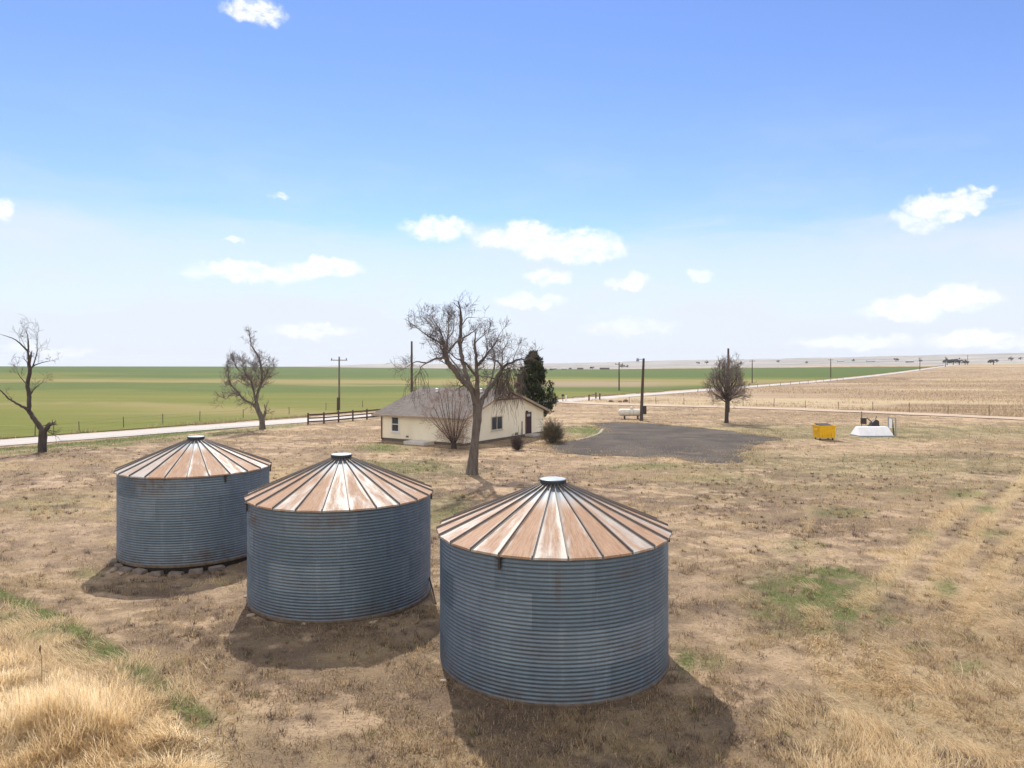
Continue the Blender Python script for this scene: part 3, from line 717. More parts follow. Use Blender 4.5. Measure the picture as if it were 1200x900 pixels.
M['glass'] = simple('dark_window_glass', (.035, .045, .055), (.05, .06, .07), 2, .08, 0, spec=.6)
for (xx, yy) in ((rx - 1.1, 7.4), (rx - .9, 2.2)):
    z = slope_pt(xx); MB().lathe([(.13, -.05), (.13, .22), (.17, .24), (.17, .30), (0, .34)], 12, (xx, yy, z)).build('roof_vent', M['whitepaint'], roof)
def window_A(yc, w, z0, z1, panes, face='A', trim=None):
    trim = trim or M['whitepaint']
    def bx(q, a, z, sa, sz, d0, d1):
        if face == 'A': q.box((-(d0 + d1) / 2, a, z), (d1 - d0, sa, sz))
        else: q.box((a, -(d0 + d1) / 2, z), (sa, d1 - d0, sz))
    fr = MB(); fw = .09
    bx(fr, yc, z1 - fw / 2, w, fw, .0, .06); bx(fr, yc, z0 + fw / 2, w, fw, .0, .06)
    for s_ in (-1, 1): bx(fr, yc + s_ * (w / 2 - fw / 2), (z0 + z1) / 2, fw, z1 - z0 - 2 * fw, .0, .06)
    if panes == 'v': bx(fr, yc, (z0 + z1) / 2, .07, z1 - z0 - 2 * fw, .0, .055)
    else: bx(fr, yc, (z0 + z1) / 2, w - 2 * fw, .07, .0, .055)
    o = fr.build('window', trim, house)
    g = MB(); bx(g, yc, (z0 + z1) / 2, w - 2 * fw + .01, z1 - z0 - 2 * fw + .01, .004, .018); g.build('glass', M['glass'], o)
    s_ = MB(); bx(s_, yc, z0 - .035, w + .14, .06, .0, .10); s_.build('sill', trim, o)
window_A(7.85, .95, .85, 2.28, 'h', 'A')
M['tanframe'] = simple('tan_window_frame', (.58, .53, .42), (.5, .45, .35), 5, .6)
window_A(5.05, 1.85, 1.02, 2.32, 'v', 'B', M['tanframe'])
door = MB().box((10.6, -.03, 1.28), (.92, .05, 2.02)).build('door', simple('dark_maroon_door', (.045, .016, .022), (.03, .012, .016), 4, .5), house)
q = MB(); q.box((10.6, -.035, 2.34), (1.08, .07, .09))
for s_ in (-1, 1): q.box((10.6 + s_ * .50, -.035, 1.28), (.08, .07, 2.02))
q.build('door_frame', M['brownwood'], door)
MB().box((10.6, -.06, 2.08), (.62, .015, .26)).build('door_light', simple('pale_door_pane', (.42, .42, .42), (.34, .34, .35), 3, .2), door)
MB().lathe([(.0, 0), (.03, .01), (.035, .04), (0, .06)], 10, (10.97, -.06, 1.15)).build('handle', M['capm'], door)
MB().box((10.2, -.12, 2.45), (.16, .2, .16)).build('porch_lamp', M['darkmetal'], house)
MB().box((10.6, -.55, .14), (1.5, 1.0, .22)).build('door_step', M['concrete'], house, bevel=.02)
q = MB(); q.box((-.75, 4.4, .12), (1.4, 2.4, .3)); q.build('side_step', simple('white_step', (.66, .62, .55), (.55, .5, .44), 4, .9), house, bevel=.02)
MB().tube([(-.07, LA - .08, .1), (-.07, LA - .08, ZE - .1)], .055, 8).build('downspout', M['brownwood'], house)
MB().box((8.4, -.02, .42), (.45, .04, .22)).build('crawl_vent', M['block'], house); MB().box((-.02, 6.4, .5), (.04, .3, .16)).build('crawl_vent', M['block'], house)
MB().tube([(9.4, -.06, .25), (9.4, -.06, 1.55)], .045, 6).build('pipe', M['block'], house)

# ------------------------------------------------------------------ bare trees
M['bark'] = simple('grey_bark', (.175, .148, .128), (.095, .079, .068), 5, .95, bump=.8, bscale=9, stretch=(1, 1, .25))
M['twig'] = simple('bare_twigs', (.135, .105, .095), (.095, .072, .066), 3, .9)
M['barkdark'] = simple('dark_bark', (.085, .067, .058), (.05, .04, .036), 5, .95, bump=.7, bscale=9, stretch=(1, 1, .3))
M['paletwig'] = simple('pale_grey_twigs', (.215, .175, .155), (.155, .122, .112), 3, .9)
M['redtwig'] = simple('reddish_bare_twigs', (.30, .205, .16), (.21, .14, .11), 3, .9)
def catmull(pts, sub):
    out = []; n = len(pts)
    for i in range(n - 1):
        p0, p1, p2, p3 = pts[max(i - 1, 0)], pts[i], pts[i + 1], pts[min(i + 2, n - 1)]
        for k in range(sub):
            u = k / sub
            out.append(.5 * ((2 * p1) + (p2 - p0) * u + (2 * p0 - 5 * p1 + 4 * p2 - p3) * u * u + (3 * p1 - p0 - 3 * p2 + p3) * u ** 3))
    out.append(pts[-1]); return out
def rvec(rg): 
    v = Vector((rg.gauss(0, 1), rg.gauss(0, 1), rg.gauss(0, 1))); return v.normalized()
JIT = .15
def grow(mb, p, d, L, r, lv, rg, up, spread, kids, maxlv, sides=3, rtip=.005):
    n = 5 if lv < maxlv else 3; pts = [p.copy()]; q = p.copy(); dd = d.normalized()
    for i in range(n):
        dd = (dd + rvec(rg) * JIT + Vector((0, 0, up))).normalized(); q = q + dd * (L / n); pts.append(q.copy())
    rad = [max(rtip, r * (1 - .8 * i / n)) for i in range(n + 1)]
    mb.tube(pts, rad, 5 if r > .035 else sides, cap=False)
    if lv < maxlv:
        for k in range(kids[lv] if lv < len(kids) else kids[-1]):
            u = rg.uniform(.2, 1.0); i = min(int(u * n), n - 1); b = pts[i].lerp(pts[i + 1], u * n - i)
            ax = (pts[i + 1] - pts[i]).normalized(); s_ = (rvec(rg)); s_ = (s_ - ax * s_.dot(ax)).normalized()
            nd = (ax * (1 - spread * .5) + s_ * spread + Vector((0, 0, .1))).normalized()
            grow(mb, b, nd, L * rg.uniform(.42, .72), max(rtip, rad[i] * .6), lv + 1, rg, up, spread, kids, maxlv, sides, rtip)
def bare_tree(label, cat, Y0, trunk, limbs, seed, bark, twig, name='bare_tree', dens_=1.0, tl=(1.0, 2.2), kids=(5, 4, 3), maxlv=3, up=.05, rtip=.006, thick=.35, droop=()):
    rg = random.Random(seed); b = trunk[0]
    base = Q(b[0], b[1], Y0); zb = zs(base.x, base.y)
    root = thing(name, (base.x, base.y, zb), label, cat); base = Vector((base.x, base.y, zb))
    mt = MB(); mc = MB()
    def conv(pts, wig):
        o = []
        for i, p in enumerate(pts):
            dy = p[2] if len(p) > 2 else 0
            o.append(Q(p[0], p[1], Y0 + dy) - base)
        return o
    tp = conv(trunk, 0); tp[0].z = -.15
    n = len(tp); C = catmull(tp, 4); R0, R1 = trunk_r = (trunk[0][3], trunk[-1][3])
    rad = [np.interp(i / (len(C) - 1) * (n - 1), range(n), [q[3] for q in trunk]) for i in range(len(C))]
    V0 = len(mt.v); mt.tube(C, rad, 14)
    for k in range(V0, len(mt.v)):   # fluted bark outline
        v = Vector(mt.v[k]); j = (k - V0) // 14; c = C[min(j, len(C) - 1)]; a = (k - V0) % 14
        f_ = 1 + .10 * math.sin(a * 2.7 + j * .35 + seed) + .06 * rg.uniform(-1, 1); mt.v[k] = tuple(c + (v - c) * f_)
    ends = [conv([L[0][-1]], 0)[0] for L in limbs]; ctr = sum(ends, Vector((0, 0, 0))) / len(ends); ctr.z = min(e.z for e in ends) * .6 + ctr.z * .4
    for L in limbs:
        pts, r0, r1, dd = L[:4]; kk = L[4] if len(L) > 4 else 1.0
        pl = conv([(p[0], p[1], dd * (i / max(1, len(pts) - 1)) + (0 if len(p) < 3 else p[2])) for i, p in enumerate(pts)], 0)
        C = catmull(pl, 5); C = [c + rvec(rg) * r0 * .18 for c in C]; C[0] = pl[0]
        N_ = len(C); rad = [r0 + (r1 - r0) * (i / (N_ - 1)) ** .8 for i in range(N_)]
        mt.tube(C, rad, 9 if r0 > .1 else 6)
        length = sum((C[i + 1] - C[i]).length for i in range(N_ - 1)); nb = max(2, int(length * 2.1 * dens_ * kk))
        for k in range(nb):
            u = rg.uniform(.22, 1.0) if r0 > .12 else rg.uniform(.08, 1.0); x = u * (N_ - 1); i = min(int(x), N_ - 2); p = C[i].lerp(C[i + 1], x - i)
            ax = (C[i + 1] - C[i]).normalized(); s_ = rvec(rg); s_ = (s_ - ax * s_.dot(ax)).normalized()
            ow = p - ctr; ow = ow.normalized() if ow.length > .01 else s_
            nd = (ax * .6 + s_ * .8 + ow * .7 + Vector((0, 0, .25))).normalized()
            grow(mc, p, nd, rg.uniform(*tl) * (1.15 - .45 * u), max(rtip * 1.6, min(rad[i] * thick, .05)), 1, rg, up, .75, (0,) + kids, maxlv, 3, rtip)
        e = C[-1]; grow(mc, e, (C[-1] - C[-2]).normalized(), rg.uniform(*tl) * .8, r1 * .9, 1, rg, up, .7, (0,) + kids, maxlv, 3, rtip)
    for (px, py, dy, n_, len_) in droop:   # hanging shoots
        p0 = Q(px, py, Y0 + dy) - base
        for k in range(n_):
            d = Vector((rg.gauss(0, .5), rg.gauss(0, .5), -.35)); grow(mc, p0 + rvec(rg) * .25, d, rg.uniform(.5, 1) * len_, .016, 1, rg, -.35, .45, (0, 4, 2), 3, 3, rtip)
    mt.build('trunk', bark, root, smooth=True); mc.build('crown', twig, root)
    return root
big = [
 ([(557, 474), (553, 457), (542.7, 446.7), (532, 433), (524, 422.7), (521.5, 415)], .30, .20, -1.2, .4),
 ([(522, 417, -1.2), (526.7, 411, -1.2), (534.7, 401, -1.0), (545, 394.7, -.6), (556, 388, 0)], .15, .04, 0),
 ([(524, 421, -1.2), (518.7, 419.5, -1.2), (508, 421, -1.4), (500, 425, -1.6), (488, 424, -1.8), (480, 428, -2)], .15, .025, 0, .8),
 ([(500, 425, -1.6), (493, 431, -1.8), (491, 441, -2), (490.5, 451, -2)], .06, .015, 0, .8),
 ([(522, 416, -1.2), (522, 408, -1.4), (516, 402, -1.8), (505, 396, -2.2), (495, 389, -2.6), (490, 385, -3)], .14, .03, 0, 1.3),
 ([(521, 406, -1.3), (518, 393, -1), (513, 383, -.6), (510, 377, -.3)], .09, .02, 0, 1.3),
 ([(504, 394.7, -2.2), (508, 387, -2), (504, 380, -1.8)], .07, .02, 0, 1.3),
 ([(523, 410, -1.2), (524.5, 398, -.5), (525.5, 384, .3), (524.7, 372, .8)], .11, .02, 0, 1.3),
 ([(524, 398, -.4), (531, 388, .8), (531, 377, 1.4)], .07, .02, 0, 1.2),
 ([(558, 472), (553, 459, .4), (548, 444, .9), (544, 430.7, 1.2), (540.7, 414.7, 1.4), (538.7, 401, 1.4), (540, 386.7, 1.3), (540, 369, 1.2)], .26, .12, 0, .55),
 ([(540, 384, 1.3), (547, 373, .8), (556, 372, .4)], .06, .02, 0),
 ([(559, 474), (559, 453, -.5), (559, 438.7, -.8), (558, 420, -.8), (556, 402, -.6)], .28, .09, 0, .5),
 ([(556, 403, -.6), (561, 397.5, -.8), (567, 393, -1)], .07, .025, 0),
 ([(559, 441, -.8), (551, 432, -1.4), (545, 425, -2), (534.7, 420, -2.8), (527, 413, -3.2)], .14, .03, 0),
 ([(559, 428, -.8), (566.7, 420, -1.3), (573, 412, -1.8), (580, 402.7, -2.1), (585, 392, -2.3)], .13, .025, 0, 1.2),
 ([(570, 416, -1.5), (571, 404, -2), (569, 394, -2.2)], .06, .02, 0),
 ([(560, 488), (564, 471, .3), (571, 458.7, .7), (580, 446.7, 1), (588, 433, 1.2), (593, 428, 1.2), (601, 424, 1), (610.7, 420.7, .8), (618, 421.5, .6)], .28, .05, 0, .55),
 ([(588, 433, 1.2), (585, 425, .8), (577, 421, .2), (570, 420, -.3)], .12, .03, 0),
 ([(588, 432, 1.2), (588.7, 424, 1.6), (589, 412, 1.8), (594, 403, 1.8)], .08, .02, 0, 1.2),
 ([(580, 444, 1), (573, 441.5, 1.3), (564, 441, 1.6), (556, 436, 2)], .10, .025, 0),
 ([(571, 458, .7), (577, 440, 2.4), (580, 420, 3.4), (576, 405, 4)], .13, .03, 0),
 ([(548, 445, .9), (536, 430, 2.6), (524, 415, 3.8), (512, 402, 4.4)], .13, .03, 0, 1.1),
 ([(601, 424, 1), (604, 414, 1), (607, 408, 1.2)], .05, .015, 0)]
bare_tree('huge gnarled bare tree standing in front of the cream farmhouse', 'tree', 45.6,
  [(553.3, 556.5, 0, .44), (553.6, 550, 0, .35), (555.2, 531, 0, .28), (557.5, 508, 0, .25), (559.5, 488, 0, .27), (558.2, 470, 0, .23)], [(p_, a_ * .68, b_ * .8) + tuple(r_) for p_, a_, b_, *r_ in big], 5, M['bark'], M['twig'], 'bare_tree', 1.35, (.6, 1.4), (5, 5, 3), 3, .03, .0066,
  droop=[(591, 434, 1.2, 26, 1.9), (586, 440, 1.1, 16, 1.6), (598, 429, 1.0, 22, 2.4), (491, 432, -1.8, 8, 1.4), (545, 440, .5, 5, 1.5), (607, 424, .8, 8, 1.5), (577, 446, .8, 6, 1.3)])
bare_tree('crooked thinly branched tree with a sawn-off limb, at the left edge of the yard', 'tree', 57.2,
  [(49.5, 531, 0, .36), (49.8, 522, 0, .30), (50.2, 510, 0, .28), (50.2, 503, 0, .28)],
  [([(50.5, 506), (46, 499), (40, 490), (34, 481), (34.6, 466), (32, 450), (35, 434), (34, 424)], .21, .13, .5, .15),
   ([(51, 505), (55, 501.5), (58.3, 496.5)], .20, .17, .3, .1),
   ([(33.5, 481), (27, 477), (20, 473), (10, 467), (0, 457), (-14, 446)], .13, .03, -.8, .25),
   ([(34, 424), (33, 412), (33.5, 404), (32.5, 394), (31, 388)], .10, .02, .8, .45), ([(33, 412), (24, 403), (16, 397), (4, 393)], .08, .02, -.8, .6),
   ([(35.5, 433), (39, 429), (46, 426), (58, 423)], .08, .02, .5, .5), ([(38.5, 429), (43, 414), (43.5, 398)], .06, .015, -.5, .6),
   ([(35, 464), (40, 456), (47, 450)], .07, .02, .8, 1.3), ([(33, 452), (24, 442), (20, 434)], .05, .015, .5, .8)], 12, M['barkdark'], M['twig'], 'bare_tree', 1.1, (.7, 1.5), (4, 3, 2), 3, .04, .008)
bare_tree('leaning forked bare tree between the pale road and the left grain bin', 'tree', 77.8,
  [(307.5, 503.5, 0, .34), (307.3, 497, 0, .30), (306.5, 490, 0, .29), (302.5, 481, 0, .26), (300, 472, 0, .24)],
  [([(300, 474), (301, 464), (306, 449), (306.2, 431), (302, 416), (294.6, 405), (292.5, 392)], .18, .05, .5, .75), ([(302, 481), (296.7, 474), (286, 468), (279, 459.6), (269.6, 449), (266.5, 430)], .17, .04, -.6, 1.4),
   ([(300, 472), (297.5, 459.6), (294.6, 447), (288, 439), (285, 428)], .13, .03, -1.5, 1.7), ([(279, 460), (272, 462), (264, 468)], .07, .02, -1, 1), ([(306, 450), (312, 440), (316, 430)], .07, .02, 1, 1.6), ([(307, 492), (310, 487), (311, 482)], .16, .14, .2, .1),
   ([(288, 440), (278, 432), (274, 424)], .06, .02, 1, 1.8), ([(299, 456), (290, 452), (278, 446)], .06, .02, 1.5, 1.8), ([(303, 444), (298, 432), (297, 424)], .06, .02, 1.5, 1.6)], 17, M['bark'], M['paletwig'], 'bare_tree', 1.9, (.8, 1.6), (5, 4, 3), 3, .02, .010)
rl = []
rgl = random.Random(4)
for k in range(24):
    a = (k / 23 - .5) * 2; dx = math.copysign(abs(a) ** .8, a) * 19 + rgl.uniform(-2, 2); top = 428 + abs(a) ** 2.4 * 30 + rgl.uniform(-4, 5)
    dz = rgl.uniform(-2.1, 2.1) * (1 - .4 * abs(a))
    rl.append(([(851.9, 473 - rgl.uniform(0, 6)), (852 + dx * .45, min(466, (top + 466) / 2 + 6), dz * .5), (852 + dx * .95, (top * 1.4 + 466) / 2.4, dz * 1.1), (852 + dx, top, dz * 1.1)], .085, .02, 0, 1.7))
bare_tree('compact round-headed bare tree at the edge of the asphalt', 'tree', 86.0,
  [(851.3, 496, 0, .30), (851.6, 488, 0, .22), (851.9, 478, 0, .21), (852, 468, 0, .17)], rl, 23, M['barkdark'], M['paletwig'], 'bare_tree', 1.0, (.7, 1.5), (4, 3, 3), 3, .05, .010)
# multi-stemmed shrub at the house corner
sl2 = []
rgl = random.Random(9)
for k in range(13):
    a = (k / 12 - .5) * 2; dx = -5 + a * 25 + rgl.uniform(-2, 2); top = 463 + abs(a) ** 1.5 * 26 + rgl.uniform(-3, 5); dz = rgl.uniform(-1, 1)
    sl2.append(([(532 + rgl.uniform(-1, 1), 522), (532 + dx * .32, 510, dz * .3), (531 + dx * .72, (top + 505) / 2, dz * .7), (531 + dx, top, dz)], .06, .015, 0, 1.5))
bare_tree('reddish many-stemmed bare shrub against the corner of the farmhouse', 'shrub', 59.6, [(532, 525.6, 0, .24), (532, 522, 0, .2), (532, 517, 0, .1)], sl2, 31, M['barkdark'], M['redtwig'], 'bare_shrub', 1.1, (.6, 1.4), (4, 3, 2), 3, .05, .006)
def bush(label, px, py, w, h, mat, seed, n):
    x, y = P(px, py); root = thing('bush', (x, y, zs(x, y)), label, 'bush'); rg = random.Random(seed); mc = MB(); ms = MB()
    for k in range(n):
        a = rg.uniform(0, 6.28); el_ = rg.uniform(.15, 1.45); d = Vector((math.cos(a) * math.cos(el_) * w, math.sin(a) * math.cos(el_) * w, math.sin(el_) * h * 1.1))
        L = d.length * rg.uniform(.65, 1.0); grow(mc if k > 9 else ms, Vector((rg.gauss(0, w * .12), rg.gauss(0, w * .12), -.02)), d, L, .014, 1, rg, .04, .7, (0, 6, 4), 3, 3, .007)
    mc.build('crown', mat, root); ms.build('stems', M['barkdark'], root); return root
M['bushtwig'] = simple('grey_olive_twigs', (.17, .145, .09), (.11, .09, .06), 3, .9)
bush('round olive-brown bush beside the farmhouse door', 647, 519, 1.15, 1.45, M['bushtwig'], 3, 110)
b_ = bush('small dark dead bush with one tall stalk below the farmhouse wall', 606, 527.5, .42, .95, M['twig'], 5, 50)
MB().tube([(0.05, 0, 0), (.07, 0, 1.1), (.12, .02, 2.0)], [.03, .025, .012], 6).build('stalk', M['bushtwig'], b_)
# juniper
def juniper(label, px, Y, ztop, rad, seed):
    x = (px - 600) / F * Y; z0 = zs(x, Y); root = thing('juniper_tree', (x, Y, z0), label, 'evergreen tree'); rg = np.random.default_rng(seed)
    MB().tube([(0, 0, -.1), (.1, 0, 1.2), (0, .1, 3.4), (.1, 0, 6)], [.28, .22, .15, .05], 9).build('trunk', M['barkdark'], root)
    V = []; cs = []
    nl = 210
    for k in range(nl):
        h = rg.uniform(.12, 1) ** .85; env = rad * (np.interp(h, [.1, .25, .5, .75, .92, 1], [.8, 1.0, .9, .62, .34, .10])) ; a = rg.uniform(0, 6.28)
        lop = 1 + .22 * math.sin(a * 3 + h * 9 + seed); q = env * rg.uniform(.12, 1) ** .7 * lop; c = np.array([q * math.cos(a), q * math.sin(a), h * ztop]); cr = rg.uniform(.25, .62) * (1.1 - .5 * h)
        n = 130; d = rg.normal(size=(n, 3)); d /= np.linalg.norm(d, axis=1)[:, None]; p = c + d * cr * rg.uniform(.4, 1, (n, 1)) ** .6 * np.array([1, 1, 1.25])
        s_ = rg.uniform(.09, .2, (n, 1)); u = rg.normal(size=(n, 3)); u /= np.linalg.norm(u, axis=1)[:, None]; w = np.cross(d, u); u2 = d * .5 + np.array([0, 0, .6]) + u * .6
        tri = np.stack([p - w * s_ * .5, p + w * s_ * .5, p + u2 * s_ * 1.4], 1); V.append(tri.reshape(-1, 3)); cs.append(np.repeat(rg.uniform(0, 1), n * 3) * .6 + np.repeat(rg.uniform(0, .4, n), 3))
    V = np.concatenate(V); Fq = np.arange(len(V)).reshape(-1, 3)
    mesh_np('crown', V, Fq, M['needle'], root, attrs={'tone': ('POINT', np.concatenate(cs))}); return root
m, t, b = newmat('juniper_needles'); M['needle'] = m
tn = t.n('ShaderNodeAttribute', None, attribute_name='tone').outputs['Fac']
setb(t, b, Base_Color=t.mix(tn, (.022, .032, .018), (.075, .085, .045)), Roughness=.8); b.inputs['Specular IOR Level'].default_value = .2
juniper('dark green juniper rising behind the gable end of the farmhouse', 625, 80.0, 8.2, 2.25, 4)

# ------------------------------------------------------------------ fences
M['weatherwood'] = simple('weathered_post', (.20, .155, .12), (.12, .09, .07), 6, .9)
M['railpaint'] = simple('dark_brown_rail', (.105, .065, .05), (.07, .045, .035), 6, .75)
rail_px = [(361, 497.3), (379.6, 496.2), (396.8, 494.6), (413.5, 493), (430, 491.4), (451, 489.2)]
pp = [P(*q) for q in rail_px]
fence = thing('rail_fence', (pp[0][0], pp[0][1], 0), 'dark brown three-rail wooden fence beside the pale road', 'fence')
for p in pp: MB().box((p[0] - pp[0][0], p[1] - pp[0][1], .64), (.17, .17, 1.42)).build('post', M['railpaint'], fence, bevel=.012)
for z in (.32, .72, 1.14):
    q = MB()
    for a, c_ in zip(pp[:-1], pp[1:]):
        d = Vector((c_[0] - a[0], c_[1] - a[1], 0)); rot = d.to_track_quat('X', 'Z').to_matrix()
        q.box((a[0] - pp[0][0] + d.x / 2 + .09, a[1] - pp[0][1] + d.y / 2 - .09, z + .01 * random.uniform(-1, 1)), (d.length - .01, .045, .15), rot)
    q.build('rail', M['railpaint'], fence)
def wire_fence(label, pts, h, r, mat, wires=(.35, .7, 1.05), jit=.05):
    p0 = pts[0]; root = thing('wire_fence', (p0[0], p0[1], zs(*p0)), label, 'fence'); tops = []
    for p in pts:
        hh = h * random.uniform(.88, 1.1); z = zs(*p) - zs(*p0); a = Vector((p[0] - p0[0], p[1] - p0[1], z - .1)); b_ = a + Vector((random.uniform(-jit, jit), random.uniform(-jit, jit), hh + .1))
        MB().tube([a, b_], [r * random.uniform(.9, 1.15), r * .9], 7).build('post', mat, root); tops.append((a, b_))
    for wz in wires:
        MB().tube([a.lerp(b_, (wz + .1) / (h + .1)) + Vector((0, -r, 0)) for a, b_ in tops], .006, 4).build('wire', M['darkmetal'], root)
    return root
lf = [P(*q) for q in [(-30, 517), (-2, 514.5), (41, 511.4), (63, 509.3), (93, 507), (145, 501.5), (191, 497.8), (234, 494), (285, 490), (339, 486), (382, 481), (425, 477.5)]]
w_ = wire_fence('barbed wire fence on thin wooden posts along the green field', lf, 1.2, .05, M['weatherwood'])
a, c_ = lf[2], lf[3]; p0 = lf[0]
MB().tube([(a[0] - p0[0], a[1] - p0[1], 1.0), (c_[0] - p0[0], c_[1] - p0[1], 1.0)], .06, 7).build('brace_rail', M['weatherwood'], w_)
off = np.array([2.2, 3.4]); cum = np.concatenate([[0], np.cumsum(np.linalg.norm(np.diff(DC, axis=0), axis=1))])
rp = [tuple(np.array([np.interp(s, cum, DC[:, 0]), np.interp(s, cum, DC[:, 1])]) + off) for s in np.arange(14, cum[-1] - 14, 5.0)]
wire_fence('long wire fence on thin grey posts along the dirt road', rp, 1.4, .05, M['weatherwood'], (.4, .75, 1.1))
rp = [tuple(road_pt(s, -5.0)) for s in np.arange(150, 330, 12.0)]
wire_fence('sparse wire fence between the dry pasture and the pale road', rp, 1.2, .07, M['weatherwood'], (.4, .9))
# gate posts and mailbox at the junction
def post(label, px, py, h, r, name='fence_post', mat=None):
    x, y = P(px, py); return tag(MB().tube([(x, y, zs(x, y) - .1), (x + .03, y, zs(x, y) + h)], r, 8).build(name, mat or M['weatherwood']), label, 'post')
x, y = P(690.3, 469.8); x2, y2 = P(698.3, 467.5)
br = thing('fence_brace', (x, y, 0), 'wooden fence brace of two posts and a top rail by the driveway junction', 'fence')
MB().tube([(0, 0, -.1), (0, 0, 1.25)], .15, 8).build('post', M['brownwood'], br); MB().tube([(x2 - x, y2 - y, -.1), (x2 - x, y2 - y, 1.35)], .15, 8).build('post', M['brownwood'], br)
MB().tube([(0, 0, 1.05), (x2 - x, y2 - y, 1.05)], .08, 8).build('rail', M['brownwood'], br)
post('lone brown wooden gate post just right of the fence brace', 702.7, 468.8, 1.35, .16, 'gate_post', M['brownwood'])
x, y = P(659.6, 470.5); mbx = thing('mailbox', (x, y, zs(x, y)), 'dark mailbox on a post beside the road junction', 'mailbox')
MB().box((0, 0, .5), (.14, .14, 1.1)).build('post', M['brownwood'], mbx)
MB().prism([(-.25, 1.0), (.25, 1.0), (.25, 1.3), (.16, 1.42), (-.16, 1.42), (-.25, 1.3)], -.4, .4, 'y').build('box', M['darkmetal'], mbx)
post('white painted post next to the dark mailbox', 663.2, 470, 1.1, .13, 'roadside_post', M['whitepaint'])
for k, (px, py, s_) in enumerate([(716, 471.6, .42), (727, 471.9, .38), (733, 471.7, .5)]):
    x, y = P(px, py); tag(rock('boulder', x, y, s_ * 1.2, s_, s_ * .9, M['darkstone'] if 'darkstone' in M else M.setdefault('darkstone', simple('brown_stone', (.16, .11, .085), (.1, .07, .055), 3, .95, bump=.3)), 40 + k),
        ['dark boulder set apart at the left of the row by the dirt road', 'smallest dark boulder of the row by the dirt road', 'largest dark boulder of the row by the dirt road'][k], 'boulder', 'boulders by the dirt road')

# ------------------------------------------------------------------ poles
M['pole'] = simple('dark_pole_wood', (.115, .082, .062), (.075, .055, .045), 4, .9, stretch=(1, 1, .2)); M['polegrey'] = simple('bleached_pole_wood', (.21, .17, .14), (.14, .115, .095), 4, .9, stretch=(1, 1, .2))
def pole(label, px, ytop, Y, r, mat, arm=0, lean=0, ins=2, group=None):
    x = (px - 600) / F * Y; z = zs(x, Y); h = CAMH - (ytop - HZ) / F * Y - z
    root = thing('utility_pole', (x, Y, z), label, 'utility pole', group)
    MB().tube([(-lean, 0, -.2), (-lean / 2, 0, h / 2), (0, 0, h)], [r * 1.25, r * 1.1, r * .85], 10).build('pole', mat, root)
    if arm:
        MB().box((0, -.12, h - .55), (arm, .10, .12)).build('crossarm', mat, root)
        for k in range(ins):
            s_ = (-1 if k == 0 else 1) if ins == 2 else (k - 1)
            MB().lathe([(.05, -.02), (.09, .06), (.05, .12), (.09, .2), (.03, .28)], 8, (s_ * arm * .44, -.12, h - .49)).build('insulator', M['darkmetal'], root)
    return root
pole('weathered utility pole with a short crossarm, behind the rail fence', 397.5, 418, 112, .13, M['polegrey'], 2.6)
post('thick dark timber post at the foot of the crossarm pole behind the rail fence', 396.2, 480.8, 2.0, .22, 'timber_post', M['pole'])
pole('plain dark pole without crossarm rising behind the farmhouse roof', 482.5, 400, 100, .15, M['pole'])
pole('tall dark pole half hidden by the round-headed bare tree', 853.5, 408.3, 106, .17, M['pole'])
g_ = 'roadside utility poles in a line'
far = [('thin pole left of the yard lamp, nearest of the poles along the green field', 725.5, 424.5, 194, 2.2), ('thin roadside pole just right of the round-headed bare tree', 881.5, 421.5, 271, 2.2), ('roadside pole in line above the yellow dumpster', 973.5, 420.5, 364, 2.4),
       ('roadside pole at the far end of the green field', 1078, 419, 540, 2.4), ('second smallest pole in the distant roadside row', 1108, 418, 650, 2.4), ('smallest pole in the distant roadside row, by the far trees', 1134, 416.5, 760, 2.4)]
for lb, px, yt, Y, ar in far: pole(lb, px, yt, Y, .16 if Y < 300 else .2, M['pole'], ar, 0, 2, g_)
lp = pole('dark leaning yard lamp pole beside the white propane tank', 754.3, 420, 89.7, .17, M['pole'], 0, .33); lp.name = 'yard_lamp_pole'; lp['category'] = 'lamp pole'
h_ = CAMH + 8 * 89.7 / F
MB().tube([(0, -.1, h_ - .25), (-.4, -.1, h_ - .12), (-.7, -.1, h_ - .1)], .03, 6).build('lamp_arm', M['darkmetal'], lp)
MB().lathe([(.0, .18), (.12, .16), (.15, .0), (.20, -.10), (.17, -.22), (0, -.25)], 12, (-.78, -.1, h_ - .14)).build('lamp_head', M['capm'], lp)
MB().box((-.05 + .14, -.2, 1.35), (.42, .24, 1.05)).build('meter_box', M['darkmetal'], lp, bevel=.02); MB().tube([(-.12, -.22, .0), (-.1, -.22, 2.6)], .04, 6).build('conduit', M['capm'], lp)

# ------------------------------------------------------------------ propane tank, dumpster, white box, implements
x, y = P(740, 491.3); tank = thing('propane_tank', (x, y + .3, 0), 'white horizontal propane tank on short legs beside the lamp pole', 'propane tank', None, R(-4))
M['tankpaint'] = simple('aged_white_tank', (.74, .70, .62), (.62, .56, .47), 2, .5)
Lh, Rr, zc = 1.32, .47, .86
prof = [(0, -Lh - .34)] + [(Rr * math.sin(a), -Lh - .34 * math.cos(a)) for a in np.linspace(.25, math.pi / 2, 6)] + [(Rr * math.sin(a), Lh + .34 * math.cos(a)) for a in np.linspace(math.pi / 2, .25, 6)] + [(0, Lh + .34)]
MB().lathe(prof, 28, (0, 0, zc), 'x').build('shell', M['tankpaint'], tank, smooth=True)
MB().lathe([(.2, -.05), (.2, .16), (.17, .24), (0, .27)], 16, (0.02, 0, zc + Rr)).build('valve_dome', M['tankpaint'], tank)
for s_ in (-1, 1):
    MB().box((s_ * .85, 0, .2), (.16, .72, .44)).build('leg', M['darkmetal'], tank)
q = MB()
